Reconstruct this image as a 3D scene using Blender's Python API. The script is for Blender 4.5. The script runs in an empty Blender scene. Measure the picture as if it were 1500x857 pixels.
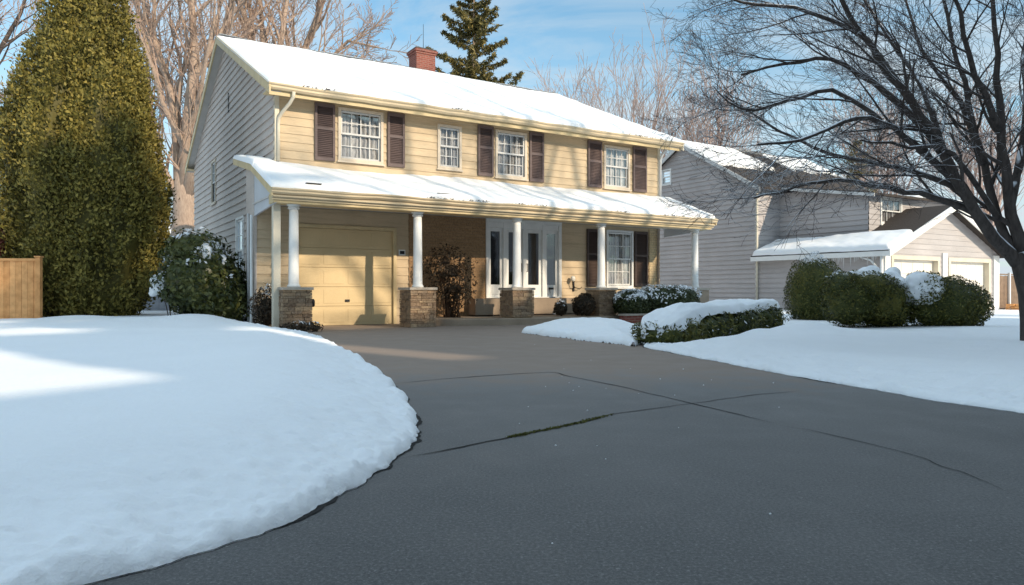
import bpy, math, random
import numpy as np
from mathutils import Vector, Matrix

sc = bpy.context.scene
col = sc.collection
F = 1057.0          # focal length of the photograph in its own pixels
CAM_H = 0.9
R = math.radians

def at(u, v, Y):
    return Vector(((u-750)/F*Y, Y, CAM_H+(425-v)/F*Y))

# ------------------------------------------------------------------ noise
def _hash(i, j, k):
    h = (i*374761393 + j*668265263 + k*2147483647 + 1442695041) & 0xffffffff
    h = ((h ^ (h >> 13))*1274126177) & 0xffffffff
    return ((h ^ (h >> 16)) & 0xffff)/32767.5 - 1.0

def noise(x, y, z=0.0):
    x = np.asarray(x, float); y = np.asarray(y, float); z = np.zeros_like(x)+z
    xi = np.floor(x).astype(np.int64); yi = np.floor(y).astype(np.int64); zi = np.floor(z).astype(np.int64)
    fx = x-xi; fy = y-yi; fz = z-zi
    fx = fx*fx*(3-2*fx); fy = fy*fy*(3-2*fy); fz = fz*fz*(3-2*fz)
    r = 0
    for a in (0, 1):
        for b in (0, 1):
            for c in (0, 1):
                w = (fx if a else 1-fx)*(fy if b else 1-fy)*(fz if c else 1-fz)
                r = r+w*_hash(xi+a, yi+b, zi+c)
    return r

def fbm(x, y, z=0.0, o=4):
    r = 0; a = 1.0; f = 1.0
    for k in range(o):
        r = r+a*noise(np.asarray(x)*f+17.3*k, np.asarray(y)*f-9.1*k, np.asarray(z)*f+3.7*k); a *= .5; f *= 2.03
    return r

def smooth(a, b, x):
    t = np.clip((x-a)/(b-a), 0, 1)
    return t*t*(3-2*t)

# ------------------------------------------------------------------ materials
class NT:
    def __init__(s, name):
        s.m = bpy.data.materials.new(name); s.m.use_nodes = True
        s.t = s.m.node_tree; s.b = s.t.nodes['Principled BSDF']; s.out = s.t.nodes['Material Output']
    def n(s, typ, **kw):
        nd = s.t.nodes.new(typ)
        for k, v in kw.items():
            if k.startswith('i_'):
                key = k[2:]; key = int(key) if key.isdigit() else key
                nd.inputs[key].default_value = v
            else: setattr(nd, k, v)
        return nd
    def l(s, a, b): s.t.links.new(a, b)
    def coord(s, scale=(1, 1, 1)):
        tc = s.n('ShaderNodeTexCoord'); mp = s.n('ShaderNodeMapping'); mp.inputs['Scale'].default_value = scale
        s.l(tc.outputs['Object'], mp.inputs['Vector']); return mp.outputs['Vector']
    def noise(s, scale, detail=4, vec=None, rough=.55):
        nd = s.n('ShaderNodeTexNoise'); nd.inputs['Scale'].default_value = scale; nd.inputs['Detail'].default_value = detail
        nd.inputs['Roughness'].default_value = rough
        s.l(vec if vec is not None else s.coord(), nd.inputs['Vector']); return nd.outputs['Fac']
    def ramp(s, fac, stops):
        nd = s.n('ShaderNodeValToRGB'); e = nd.color_ramp.elements
        while len(e) < len(stops): e.new(.5)
        for el, (p, c) in zip(e, stops):
            el.position = p; el.color = c if len(c) == 4 else (*c, 1)
        s.l(fac, nd.inputs['Fac']); return nd.outputs['Color']
    def mix(s, fac, a, b, mode='MIX'):
        nd = s.n('ShaderNodeMix', data_type='RGBA', blend_type=mode)
        for sock, v in ((nd.inputs[0], fac), (nd.inputs[6], a), (nd.inputs[7], b)):
            if isinstance(v, (int, float)): sock.default_value = v
            elif isinstance(v, tuple): sock.default_value = v if len(v) == 4 else (*v, 1)
            else: s.l(v, sock)
        return nd.outputs[2]
    def math(s, op, a, b=0.0):
        nd = s.n('ShaderNodeMath', operation=op)
        for sock, v in ((nd.inputs[0], a), (nd.inputs[1], b)):
            if isinstance(v, (int, float)): sock.default_value = v
            else: s.l(v, sock)
        return nd.outputs[0]
    def bump(s, h, strength=.3, dist=.02, prev=None):
        nd = s.n('ShaderNodeBump'); nd.inputs['Strength'].default_value = strength; nd.inputs['Distance'].default_value = dist
        s.l(h, nd.inputs['Height'])
        if prev is not None: s.l(prev, nd.inputs['Normal'])
        s.l(nd.outputs['Normal'], s.b.inputs['Normal']); return nd.outputs['Normal']
    def color(s, c):
        if isinstance(c, tuple): s.b.inputs['Base Color'].default_value = (*c[:3], 1)
        else: s.l(c, s.b.inputs['Base Color'])
    def rough(s, r, spec=.3):
        s.b.inputs['Roughness'].default_value = r; s.b.inputs['Specular IOR Level'].default_value = spec

def dim(c, k): return tuple(x*k for x in c)

def paint(name, c, rough=.55, var=.18, scale=2.0, stretch=(1, 1, 1), bump=.12, spec=.3, fine=60):
    t = NT(name)
    n1 = t.noise(scale, 5, t.coord(stretch)); n2 = t.noise(fine, 3, t.coord(stretch))
    base = t.ramp(n1, [(.3, dim(c, 1-var)), (.7, dim(c, 1+var*.5))])
    base = t.mix(.25, base, t.ramp(n2, [(.35, dim(c, 1-var*1.4)), (.65, dim(c, 1+var))]))
    t.color(base); t.rough(rough, spec); t.bump(n2, bump, .01)
    return t.m

def siding_mat(name, c, grime=(.16, .11, .06)):
    t = NT(name)
    streak = t.noise(1.5, 6, t.coord((.35, .35, 5)), .65); blot = t.noise(.7, 5); fine = t.noise(40, 3, t.coord((.2, .2, 2)))
    base = t.ramp(blot, [(.3, dim(c, .82)), (.7, dim(c, 1.06))])
    base = t.mix(t.math('MULTIPLY', t.ramp(streak, [(.5, (0, 0, 0)), (.8, (1, 1, 1))]), .55), base, grime)
    base = t.mix(.18, base, t.ramp(fine, [(.35, dim(c, .6)), (.65, dim(c, 1.15))]))
    ri = t.n('ShaderNodeNewGeometry').outputs['Random Per Island']
    base = t.mix(t.math('MULTIPLY', ri, .16), base, dim(c, .72))
    t.color(base); t.rough(.6, .25); t.bump(fine, .25, .01)
    return t.m

def snow_mat(name, tint=(.86, .88, .90), bscale=9, bstr=.35):
    t = NT(name)
    n1 = t.noise(bscale, 6, None, .6); n2 = t.noise(120, 2); n3 = t.noise(.5, 3)
    base = t.ramp(n3, [(.3, dim(tint, .95)), (.7, tint)])
    t.color(base); t.rough(.75, .2)
    p = t.bump(n1, bstr, .05); t.bump(n2, .3, .006, p)
    t.b.inputs['Subsurface Weight'].default_value = .15
    t.b.inputs['Subsurface Radius'].default_value = (.06, .07, .09)
    t.b.inputs['Subsurface Scale'].default_value = .3
    return t.m

def brick_mat(name, c1, c2, mortar, bw=.22, bh=.075, ms=.012):
    t = NT(name)
    tc = t.n('ShaderNodeTexCoord'); sp = t.n('ShaderNodeSeparateXYZ'); t.l(tc.outputs['Object'], sp.inputs[0])
    cb = t.n('ShaderNodeCombineXYZ'); t.l(t.math('ADD', sp.outputs[0], sp.outputs[1]), cb.inputs[0]); t.l(sp.outputs[2], cb.inputs[1])
    b = t.n('ShaderNodeTexBrick'); t.l(cb.outputs[0], b.inputs['Vector'])
    b.inputs['Color1'].default_value = (*c1, 1); b.inputs['Color2'].default_value = (*c2, 1); b.inputs['Mortar'].default_value = (*mortar, 1)
    b.inputs['Scale'].default_value = 1; b.inputs['Brick Width'].default_value = bw; b.inputs['Row Height'].default_value = bh
    b.inputs['Mortar Size'].default_value = ms; b.inputs['Mortar Smooth'].default_value = .3
    n = t.noise(25, 5); base = t.mix(.35, b.outputs['Color'], t.ramp(n, [(.3, dim(c1, .4)), (.7, dim(c2, 1.5))]))
    t.color(base); t.rough(.85, .2)
    p = t.bump(b.outputs['Fac'], -.6, .01); t.bump(n, .4, .01, p)
    return t.m

def island_mat(name, cols, rough=.8, noise_scale=30, bump=.5, rim=None):
    """colour picked per separate piece of the mesh (stones, planks)"""
    t = NT(name)
    ri = t.n('ShaderNodeNewGeometry').outputs['Random Per Island']
    base = t.ramp(ri, [(i/(max(1, len(cols)-1)), c) for i, c in enumerate(cols)])
    n = t.noise(noise_scale, 5); base = t.mix(.4, base, t.ramp(n, [(.3, dim(cols[0], .6)), (.7, dim(cols[-1], 1.3))]), 'MIX')
    t.color(base); t.rough(rough, .25); t.bump(n, bump, .02)
    return t.m

def leaf_mat(name, dark, mid, light, rough=.5, trans=.25, snow=True, patch=1.2):
    t = NT(name)
    geo = t.n('ShaderNodeNewGeometry'); ri = geo.outputs['Random Per Island']
    n = t.noise(patch, 4)
    f = t.math('ADD', t.math('MULTIPLY', ri, .55), t.math('MULTIPLY', n, .5))
    base = t.ramp(f, [(.2, dark), (.5, mid), (.85, light)])
    if snow:
        a = t.n('ShaderNodeAttribute', attribute_name='snow')
        base = t.mix(a.outputs['Fac'], base, (.85, .87, .9))
    t.color(base); t.rough(rough, .3)
    if trans:
        tr = t.n('ShaderNodeBsdfTranslucent'); t.l(base, tr.inputs['Color'])
        mx = t.n('ShaderNodeMixShader'); mx.inputs[0].default_value = trans
        t.l(t.b.outputs[0], mx.inputs[1]); t.l(tr.outputs[0], mx.inputs[2]); t.l(mx.outputs[0], t.out.inputs['Surface'])
    return t.m

def bark_mat(name, c1, c2, snow=0.0):
    t = NT(name)
    n = t.noise(6, 6, t.coord((3, 3, .8)), .65); n2 = t.noise(2.0, 4)
    base = t.ramp(n, [(.3, c1), (.7, c2)])
    if snow:
        g = t.n('ShaderNodeNewGeometry'); sp = t.n('ShaderNodeSeparateXYZ'); t.l(g.outputs['Normal'], sp.inputs[0])
        f = t.math('ADD', sp.outputs[2], t.math('MULTIPLY', t.math('SUBTRACT', n2, .5), 1.6))
        base = t.mix(t.ramp(f, [(.80-.3*snow, (0, 0, 0)), (.95-.3*snow, (1, 1, 1))]), base, (.8, .83, .87))
    t.color(base); t.rough(.85, .2); t.bump(n, .7, .02)
    return t.m

def glass_mat(name, tint=(.02, .024, .028), alpha=.45):
    t = NT(name)
    n = t.noise(1.4, 2)
    gl = t.n('ShaderNodeBsdfGlossy'); gl.inputs['Roughness'].default_value = .03; gl.inputs['Color'].default_value = (.9, .95, 1, 1)
    tr = t.n('ShaderNodeBsdfTransparent'); tr.inputs['Color'].default_value = (alpha, alpha, alpha*1.03, 1)
    lw = t.n('ShaderNodeFresnel'); lw.inputs['IOR'].default_value = 1.52
    bp = t.n('ShaderNodeBump'); bp.inputs['Strength'].default_value = .04; bp.inputs['Distance'].default_value = .05
    t.l(n, bp.inputs['Height']); t.l(bp.outputs['Normal'], gl.inputs['Normal'])
    mx = t.n('ShaderNodeMixShader'); t.l(t.math('ADD', t.math('MULTIPLY', lw.outputs[0], 1.6), .06), mx.inputs[0])
    t.l(tr.outputs[0], mx.inputs[1]); t.l(gl.outputs[0], mx.inputs[2]); t.l(mx.outputs[0], t.out.inputs['Surface'])
    return t.m

def asphalt_mat():
    t = NT('asphalt')
    big = t.noise(.35, 5); mid = t.noise(2.2, 5); fine = t.noise(70, 6, None, .9); grit = t.noise(330, 2)
    v = t.n('ShaderNodeTexVoronoi'); v.inputs['Scale'].default_value = 150; t.l(t.coord(), v.inputs['Vector'])
    base = t.ramp(big, [(.3, (.092, .092, .093)), (.7, (.135, .133, .13))])
    base = t.mix(.35, base, t.ramp(mid, [(.3, (.066, .066, .067)), (.72, (.13, .128, .125))]))
    base = t.mix(.72, base, t.ramp(fine, [(.34, (.018, .019, .021)), (.52, (.105, .104, .103)), (.66, (.27, .265, .255))]))
    stain = t.noise(.9, 6, t.coord((1, .35, 1)), .65)
    base = t.mix(t.math('MULTIPLY', t.ramp(stain, [(.52, (0, 0, 0)), (.75, (1, 1, 1))]), .30), base, (.20, .195, .19))
    base = t.mix(t.math('MULTIPLY', t.ramp(stain, [(.25, (1, 1, 1)), (.42, (0, 0, 0))]), .40), base, (.05, .05, .052))
    ri = t.n('ShaderNodeSeparateColor'); t.l(v.outputs['Color'], ri.inputs[0])
    base = t.mix(t.ramp(ri.outputs[0], [(.988, (0, 0, 0)), (.999, (.5, .5, .5))]), base, (.33, .33, .32))
    # the apron nearer the house is paler; its brown is warm sunlight painted in
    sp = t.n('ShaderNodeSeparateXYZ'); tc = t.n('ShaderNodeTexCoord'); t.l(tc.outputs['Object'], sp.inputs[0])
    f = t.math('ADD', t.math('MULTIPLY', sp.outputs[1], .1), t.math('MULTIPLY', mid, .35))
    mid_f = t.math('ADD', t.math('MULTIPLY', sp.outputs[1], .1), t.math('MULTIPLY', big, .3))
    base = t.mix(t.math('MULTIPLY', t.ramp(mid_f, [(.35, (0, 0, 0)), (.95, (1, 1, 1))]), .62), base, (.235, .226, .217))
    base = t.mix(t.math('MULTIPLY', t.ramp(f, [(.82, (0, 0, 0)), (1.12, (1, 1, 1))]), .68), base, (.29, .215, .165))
    t.color(base)
    t.b.inputs['Specular IOR Level'].default_value = .3
    t.l(t.ramp(mid, [(.3, (.62,)*3), (.7, (.85,)*3)]), t.b.inputs['Roughness'])
    p = t.bump(fine, .55, .006); t.bump(grit, .4, .003, p)
    return t.m

def curtain_mat(name, c, stripes=14.0):
    t = NT(name)
    tc = t.n('ShaderNodeTexCoord'); sp = t.n('ShaderNodeSeparateXYZ'); t.l(tc.outputs['Object'], sp.inputs[0])
    x = t.math('ADD', sp.outputs[0], sp.outputs[1])
    nz = t.noise(3, 3)
    w = t.math('SINE', t.math('ADD', t.math('MULTIPLY', x, stripes*4), t.math('MULTIPLY', nz, 7)))
    base = t.ramp(t.math('ADD', t.math('MULTIPLY', w, .35), .5), [(.1, dim(c, .35)), (.7, c)])
    t.color(base); t.rough(.9, .1); t.bump(w, .5, .03)
    return t.m

MAT = {}
def build_materials():
    m = MAT
    m['siding'] = siding_mat('cream_siding', (.62, .485, .32))
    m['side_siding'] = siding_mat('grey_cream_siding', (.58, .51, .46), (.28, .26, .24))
    m['neighbour_siding'] = siding_mat('neighbour_siding', (.48, .45, .445), (.22, .2, .19))
    m['trim'] = paint('cream_trim', (.62, .49, .28), .5, .2, 3, (1, 1, 1))
    m['gutter'] = paint('gutter_paint', (.62, .505, .335), .45, .28, 2.5, (.5, 2, 6))
    m['pale_trim'] = paint('pale_trim', (.66, .60, .48), .5, .15, 3)
    m['frame'] = paint('window_frame_paint', (.62, .53, .42), .5, .15, 5)
    m['white'] = paint('white_paint', (.78, .78, .76), .45, .10, 4)
    m['grey_white'] = paint('weathered_white', (.6, .6, .59), .55, .15, 3)
    m['soffit'] = paint('soffit_paint', (.58, .56, .53), .6, .12, 3)
    m['panel'] = paint('gable_panel_paint', (.55, .57, .6), .6, .1, 2)
    m['garage'] = paint('garage_door_paint', (.66, .51, .29), .5, .12, 1.2)
    m['white_door'] = paint('white_garage_door', (.74, .70, .64), .5, .1, 1.2)
    m['shutter'] = paint('maroon_shutter_paint', (.135, .098, .093), .55, .25, 5, (1, 1, 6))
    m['dark_shutter'] = paint('dark_shutter_paint', (.075, .05, .042), .55, .25, 5, (1, 1, 6))
    m['dark'] = paint('dark_metal', (.02, .02, .022), .5, .2, 5)
    m['shingle'] = island_mat('dark_shingles', [(.03, .026, .024), (.05, .042, .038), (.075, .06, .05)], .9, 18)
    m['snow'] = snow_mat('settled_snow', bscale=5, bstr=.18)
    m['lawn_snow'] = snow_mat('lawn_snow', bscale=16, bstr=.3)
    m['roof_snow'] = snow_mat('roof_snow', (.88, .885, .89), 3, .25)
    m['brick'] = brick_mat('red_brick', (.17, .048, .036), (.26, .085, .062), (.26, .21, .18), .21, .07, .009)
    m['brown_brick'] = brick_mat('brown_brick', (.27, .165, .085), (.35, .22, .12), (.22, .16, .1), .24, .08, .009)
    m['tan_brick'] = brick_mat('tan_brick', (.48, .36, .2), (.55, .43, .26), (.3, .24, .17), .24, .08, .01)
    m['stone'] = island_mat('ledge_stone', [(.10, .062, .04), (.36, .235, .135), (.19, .135, .095), (.46, .33, .20), (.15, .092, .055), (.34, .25, .17)], .85, 22, .8)
    m['cap'] = paint('stone_cap', (.42, .37, .31), .8, .25, 8, bump=.4)
    m['concrete'] = paint('porch_concrete', (.32, .25, .185), .85, .25, 2, bump=.35)
    m['glass'] = glass_mat('window_glass', alpha=.8)
    m['dark_glass'] = glass_mat('door_glass', alpha=.6)
    m['curtain'] = curtain_mat('white_curtain', (.86, .86, .82))
    m['dim_curtain'] = curtain_mat('dim_curtain', (.42, .42, .42), 9)
    m['room'] = paint('dark_room', (.018, .018, .02), .9, .3, 2)
    m['bulb'] = paint('lamp_glass', (.85, .82, .74), .3, .05, 4)
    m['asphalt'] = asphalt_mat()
    m['crack'] = paint('crack_filler', (.022, .021, .02), .95, .4, 20, bump=.5)
    m['moss'] = paint('moss', (.11, .11, .03), .95, .5, 25, bump=.8)
    m['fence'] = island_mat('cedar_planks', [(.56, .25, .085), (.66, .32, .12), (.74, .40, .17)], .7, 6, .3)
    m['grey_fence'] = island_mat('grey_fence_boards', [(.30, .31, .34), (.36, .37, .40)], .8, 6, .3)
    m['brown_fence'] = island_mat('brown_boards', [(.16, .11, .08), (.24, .17, .12)], .8, 6, .3)
    m['arborvitae'] = leaf_mat('arborvitae_foliage', (.045, .042, .011), (.175, .152, .033), (.36, .28, .066), .6, .2, False, .9)
    m['yew'] = leaf_mat('yew_foliage', (.014, .021, .006), (.062, .074, .017), (.20, .175, .036), .5, .15, True, 1.6)
    m['holly'] = leaf_mat('broadleaf_foliage', (.014, .022, .007), (.055, .068, .018), (.14, .14, .04), .3, .15, True, 1.6)
    m['boxwood'] = leaf_mat('boxwood_foliage', (.014, .022, .008), (.042, .055, .018), (.085, .095, .035), .45, .15, True, 2)
    m['brown_leaf'] = leaf_mat('dry_leaves', (.018, .014, .010), (.05, .036, .022), (.10, .06, .034), .7, .15, True, 2)
    m['red_leaf'] = leaf_mat('red_leaves', (.05, .014, .012), (.12, .035, .026), (.2, .07, .05), .6, .2, True, 2)
    m['fir'] = leaf_mat('fir_needles', (.03, .034, .014), (.13, .115, .035), (.32, .24, .08), .6, .1, False, .6)
    m['dark_bark'] = bark_mat('dark_bark', (.036, .029, .026), (.10, .082, .072), 1.0)
    m['twig'] = bark_mat('dark_twig', (.042, .031, .028), (.085, .064, .056), .45)
    m['tan_bark'] = bark_mat('tan_bark', (.29, .21, .165), (.50, .385, .30))
    m['tan_twig'] = bark_mat('tan_twig', (.32, .215, .165), (.47, .345, .27))
    m['far_twig'] = bark_mat('far_twig', (.34, .25, .22), (.46, .36, .32))
    m['stem'] = bark_mat('shrub_stem', (.05, .03, .02), (.11, .07, .045))
build_materials()

# ------------------------------------------------------------------ mesh collector
class MB:
    def __init__(s): s.v = []; s.f = []; s.a = None; s.sm = []
    def add(s, vs, fs, smooth=False):
        o = len(s.v); s.v.extend([tuple(p) for p in vs]); s.f.extend([tuple(o+i for i in f) for f in fs]); s.sm.extend([smooth]*len(fs))
        return s
    def box(s, x0, x1, y0, y1, z0, z1, fn=None):
        vs = [(x, y, z) for x in (x0, x1) for y in (y0, y1) for z in (z0, z1)]
        if fn: vs = [fn(*p) for p in vs]
        return s.add(vs, [(0, 1, 3, 2), (4, 6, 7, 5), (0, 4, 5, 1), (2, 3, 7, 6), (0, 2, 6, 4), (1, 5, 7, 3)])
    def tube(s, pts, rad, n=6, cap=True, smooth=True):
        pts = [Vector(p) for p in pts]; rings = []; vs = []
        up = Vector((.13, .21, 1)).normalized()
        prev = None
        for i, p in enumerate(pts):
            t = (pts[min(i+1, len(pts)-1)]-pts[max(i-1, 0)])
            if t.length < 1e-9: t = Vector((0, 0, 1))
            t.normalize()
            if prev is None:
                a = t.cross(up)
                if a.length < .05: a = t.cross(Vector((1, 0, 0)))
                a.normalize()
            else:
                a = prev-t*prev.dot(t)
                a = a.normalized() if a.length > 1e-6 else t.orthogonal().normalized()
            prev = a; b = t.cross(a)
            for k in range(n):
                an = 2*math.pi*k/n
                vs.append(p+(a*math.cos(an)+b*math.sin(an))*rad[i])
        fs = []
        for i in range(len(pts)-1):
            for k in range(n):
                fs.append((i*n+k, i*n+(k+1) % n, (i+1)*n+(k+1) % n, (i+1)*n+k))
        if cap:
            fs.append(tuple(range(n-1, -1, -1))); fs.append(tuple((len(pts)-1)*n+k for k in range(n)))
        return s.add(vs, fs, smooth)
    def lathe(s, cx, cy, prof, n=16, smooth=True):
        vs = []; fs = []
        for r, z in prof:
            for k in range(n):
                a = 2*math.pi*k/n; vs.append((cx+r*math.cos(a), cy+r*math.sin(a), z))
        for i in range(len(prof)-1):
            for k in range(n): fs.append((i*n+k, i*n+(k+1) % n, (i+1)*n+(k+1) % n, (i+1)*n+k))
        fs.append(tuple(range(n-1, -1, -1))); fs.append(tuple((len(prof)-1)*n+k for k in range(n)))
        return s.add(vs, fs, smooth)
    def grid(s, X, Y, Z, smooth=True, flip=False):
        n, m = X.shape
        vs = np.stack([X, Y, Z], -1).reshape(-1, 3)
        i = np.arange(n-1)[:, None]*m+np.arange(m-1)[None]
        q = np.stack([i, i+m, i+m+1, i+1] if not flip else [i, i+1, i+m+1, i+m], -1).reshape(-1, 4)
        return s.add(vs.tolist(), q.tolist(), smooth)
    def prism(s, poly, axis, a, b):
        """closed profile poly [(p,q)] extruded along axis 0/1/2 between a and b"""
        def pt(p, q, w): return (w, p, q) if axis == 0 else ((p, w, q) if axis == 1 else (p, q, w))
        n = len(poly); vs = [pt(p, q, a) for p, q in poly]+[pt(p, q, b) for p, q in poly]
        fs = [(i, (i+1) % n, n+(i+1) % n, n+i) for i in range(n)]+[tuple(range(n-1, -1, -1)), tuple(range(n, 2*n))]
        return s.add(vs, fs)
    def build(s, name, mat, parent=None, off=(0, 0, 0), bevel=0, attr=None):
        me = bpy.data.meshes.new(name)
        v = np.array(s.v, float)-np.array(off, float)
        me.from_pydata(v.tolist(), [], s.f)
        me.polygons.foreach_set('use_smooth', s.sm)
        me.materials.append(MAT[mat] if isinstance(mat, str) else mat)
        if attr is not None:
            at_ = me.attributes.new('snow', 'FLOAT', 'POINT'); at_.data.foreach_set('value', np.asarray(attr, dtype=np.float32))
        me.update()
        o = bpy.data.objects.new(name, me); col.objects.link(o)
        if parent is not None: o.parent = parent
        else: o.location = off
        if bevel:
            b = o.modifiers.new('bevel', 'BEVEL'); b.width = bevel; b.segments = 2; b.limit_method = 'ANGLE'
        return o

def tag(o, label=None, cat=None, group=None, kind=None):
    for k, v in (('label', label), ('category', cat), ('group', group), ('kind', kind)):
        if v: o[k] = v
    return o

def thing(name, loc, label, cat, rz=0, group=None):
    o = bpy.data.objects.new(name, None); col.objects.link(o)
    o.location = loc; o.rotation_euler = (0, 0, rz); o.empty_display_size = .2
    return tag(o, label, cat, group)

def structure(name, mb, mat, off=(0, 0, 0)):
    return tag(mb.build(name, mat, None, off), kind='structure')

# ------------------------------------------------------------------ walls with openings
def lap_wall(mb, a0, a1, z0, z1, fr, openings=(), course=.2, lap=.022, clip=None, solid=True, rng=None):
    """lap siding: fr(a, out, z) -> point.  clip(z) -> (amin, amax).  openings (a0,a1,z0,z1)"""
    z = z0
    while z < z1-1e-4:
        zt = min(z+course, z1)
        cuts = sorted({z, zt, *[q for o in openings for q in (o[2], o[3]) if z < q < zt]})
        for b, t in zip(cuts[:-1], cuts[1:]):
            def prof(q): return lap-(lap-.003)*(q-z)/course
            segs = [(a0, a1)]
            for o in openings:
                if o[2] < (b+t)/2 < o[3]:
                    ns = []
                    for p, q in segs:
                        if o[1] <= p or o[0] >= q: ns.append((p, q)); continue
                        if o[0] > p: ns.append((p, o[0]))
                        if o[1] < q: ns.append((o[1], q))
                    segs = ns
            for p, q in segs:
                pb, qb, pt_, qt = p, q, p, q
                if clip:
                    lo, hi = clip(b); pb, qb = max(p, lo), min(q, hi)
                    lo, hi = clip(t); pt_, qt = max(p, lo), min(q, hi)
                    if qb <= pb: continue
                    if qt < pt_: pt_ = qt = (pt_+qt)/2
                vs = [fr(pb, prof(b), b), fr(qb, prof(b), b), fr(qt, prof(t), t), fr(pt_, prof(t), t)]
                fs = [(0, 1, 2, 3)]
                if b == z:
                    vs += [fr(pb, -.01, b), fr(qb, -.01, b)]; fs.append((4, 5, 1, 0))
                mb.add(vs, fs)
        z = zt

def ring(mb, a0, a1, z0, z1, w, o0, o1, fr, wb=None):
    """rectangular frame, inner opening a0..a1,z0..z1"""
    wb = w if wb is None else wb
    f = lambda a, o, z: fr(a, o, z)
    mb.box(a0-w, a0, o0, o1, z0-wb, z1+w, f); mb.box(a1, a1+w, o0, o1, z0-wb, z1+w, f)
    mb.box(a0, a1, o0, o1, z1, z1+w, f); mb.box(a0, a1, o0, o1, z0-wb, z0, f)

def window(parent, a0, a1, z0, z1, fr, cols=4, rows=2, frame='frame', curtain='curtain', split=.5, name='window', lower_curtain=None):
    """double hung window in an opening; frame proud, glass recessed, curtain and dark room behind"""
    mb = MB(); ring(mb, a0, a1, z0, z1, .07, -.02, .05, fr)
    mb.box(a0-.10, a1+.10, .04, .085, z0-.11, z0-.072, fr)
    w = mb.build(name, frame, parent, bevel=.004)
    zm = z0+(z1-z0)*split
    for k, (b, t, o) in enumerate(((zm-.02, z1-.01, .012), (z0+.01, zm+.02, -.028))):
        s = MB(); ring(s, a0+.045, a1-.045, b+.045, t-.045, .045, o-.03, o, fr)
        n = cols; ww = (a1-a0-.09)/n
        for i in range(1, n): s.box(a0+.045+ww*i-.011, a0+.045+ww*i+.011, o-.024, o-.004, b+.045, t-.045, fr)
        for i in range(1, rows):
            zz = b+.045+(t-b-.09)*i/rows; s.box(a0+.045, a1-.045, o-.022, o-.006, zz-.011, zz+.011, fr)
        s.build('sash', 'grey_white' if frame == 'frame' else 'white', w)
        g = MB(); g.add([fr(a0+.04, o-.018, b+.04), fr(a1-.04, o-.018, b+.04), fr(a1-.04, o-.018, t-.04), fr(a0+.04, o-.018, t-.04)], [(0, 1, 2, 3)])
        g.build('pane', 'glass', w)
    c = MB(); n = 40
    for k in range(n):
        p, q = a0+(a1-a0)*k/n, a0+(a1-a0)*(k+1)/n
        if curtain == 'curtain' and abs((k+.5)/n-.5) < .02 and lower_curtain is None: continue
        y1, y2 = -.085+.012*math.sin(k*1.3), -.085+.012*math.sin((k+1)*1.3)
        c.add([fr(p, y1, z0), fr(q, y2, z0), fr(q, y2, z1), fr(p, y1, z1)], [(0, 1, 2, 3)])
    c.build('curtain', curtain, w)
    rm = MB()
    rm.add([fr(a0-.05, -.17, z0-.05), fr(a1+.05, -.17, z0-.05), fr(a1+.05, -.17, z1+.05), fr(a0-.05, -.17, z1+.05)], [(0, 1, 2, 3)])
    for q in ((a0, z0, a0, z1), (a1, z0, a1, z1), (a0, z0, a1, z0), (a0, z1, a1, z1)):
        rm.add([fr(q[0], -.17, q[1]), fr(q[2], -.17, q[3]), fr(q[2], .0, q[3]), fr(q[0], .0, q[1])], [(0, 1, 2, 3)])
    rm.build('recess', 'room', w)
    return w

def shutter(parent, a0, a1, z0, z1, fr, mat='shutter'):
    mb = MB(); w = .06; zm = z0+(z1-z0)*.56
    for x0, x1, y0, y1 in ((a0, a0+w, z0, z1), (a1-w, a1, z0, z1), (a0+w, a1-w, z1-.09, z1), (a0+w, a1-w, z0, z0+.08), (a0+w, a1-w, zm-.035, zm+.035)):
        mb.box(x0, x1, .026, .075, y0, y1, fr)
    for b, t in ((z0+.08, zm-.035), (zm+.035, z1-.09)):
        n = int((t-b)/.045)
        for i in range(n):
            zz = b+(t-b)*(i+.5)/n
            mb.add([fr(a0+w, .034, zz+.024), fr(a1-w, .034, zz+.024), fr(a1-w, .064, zz-.018), fr(a0+w, .064, zz-.018)], [(0, 1, 2, 3)])
    mb.box(a0+w, a1-w, .026, .034, z0+.08, z1-.09, fr)
    return mb.build('shutter', mat, parent)

def snow_sheet(parent, s0, s1, prof, thick, mat='roof_snow', ns=220, nd=40, seed=0, name='snow', edge=.1, droop=.05, swap=False, ragged=.05):
    """snow on a slope. prof = polyline [(d,z)] from eave up; closes down to the roof at every edge"""
    p = np.array(prof); L = np.r_[0, np.cumsum(np.hypot(*np.diff(p, axis=0).T))]
    t = np.linspace(0, 1, nd)**1.4*L[-1]
    S, T = np.meshgrid(np.linspace(s0, s1, ns), t, indexing='ij')
    e = np.minimum(np.minimum(S-s0, s1-S), T)
    top = (L[-1]-T)
    rag = ragged*(fbm(S*1.1+seed, S*0+seed, 0, 4)+.2)
    Tm = np.clip(T+rag*np.exp(-T/.35), 0.0, L[-1])
    D = np.interp(Tm, L, p[:, 0]); Zr = np.interp(Tm, L, p[:, 1])
    h = thick*np.sqrt(1-(1-np.clip(e/edge, 0, 1))**2)
    h = h*(1+.38*fbm(S*.42+seed, T*.7, 2, 4))+.012*fbm(S*3, T*4, seed, 3)*np.clip(e/.1, 0, 1)
    Z = Zr+h-.01
    mb = MB()
    if swap: mb.grid(D, S, Z, flip=True)
    else: mb.grid(S, D, Z, flip=True)
    # underside skirt so the sheet is not paper
    return mb.build(name, mat, parent)

# ------------------------------------------------------------------ foliage
def unit_dirs(rng, n):
    v = rng.normal(size=(n, 3)); return v/np.linalg.norm(v, axis=1)[:, None]

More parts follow.
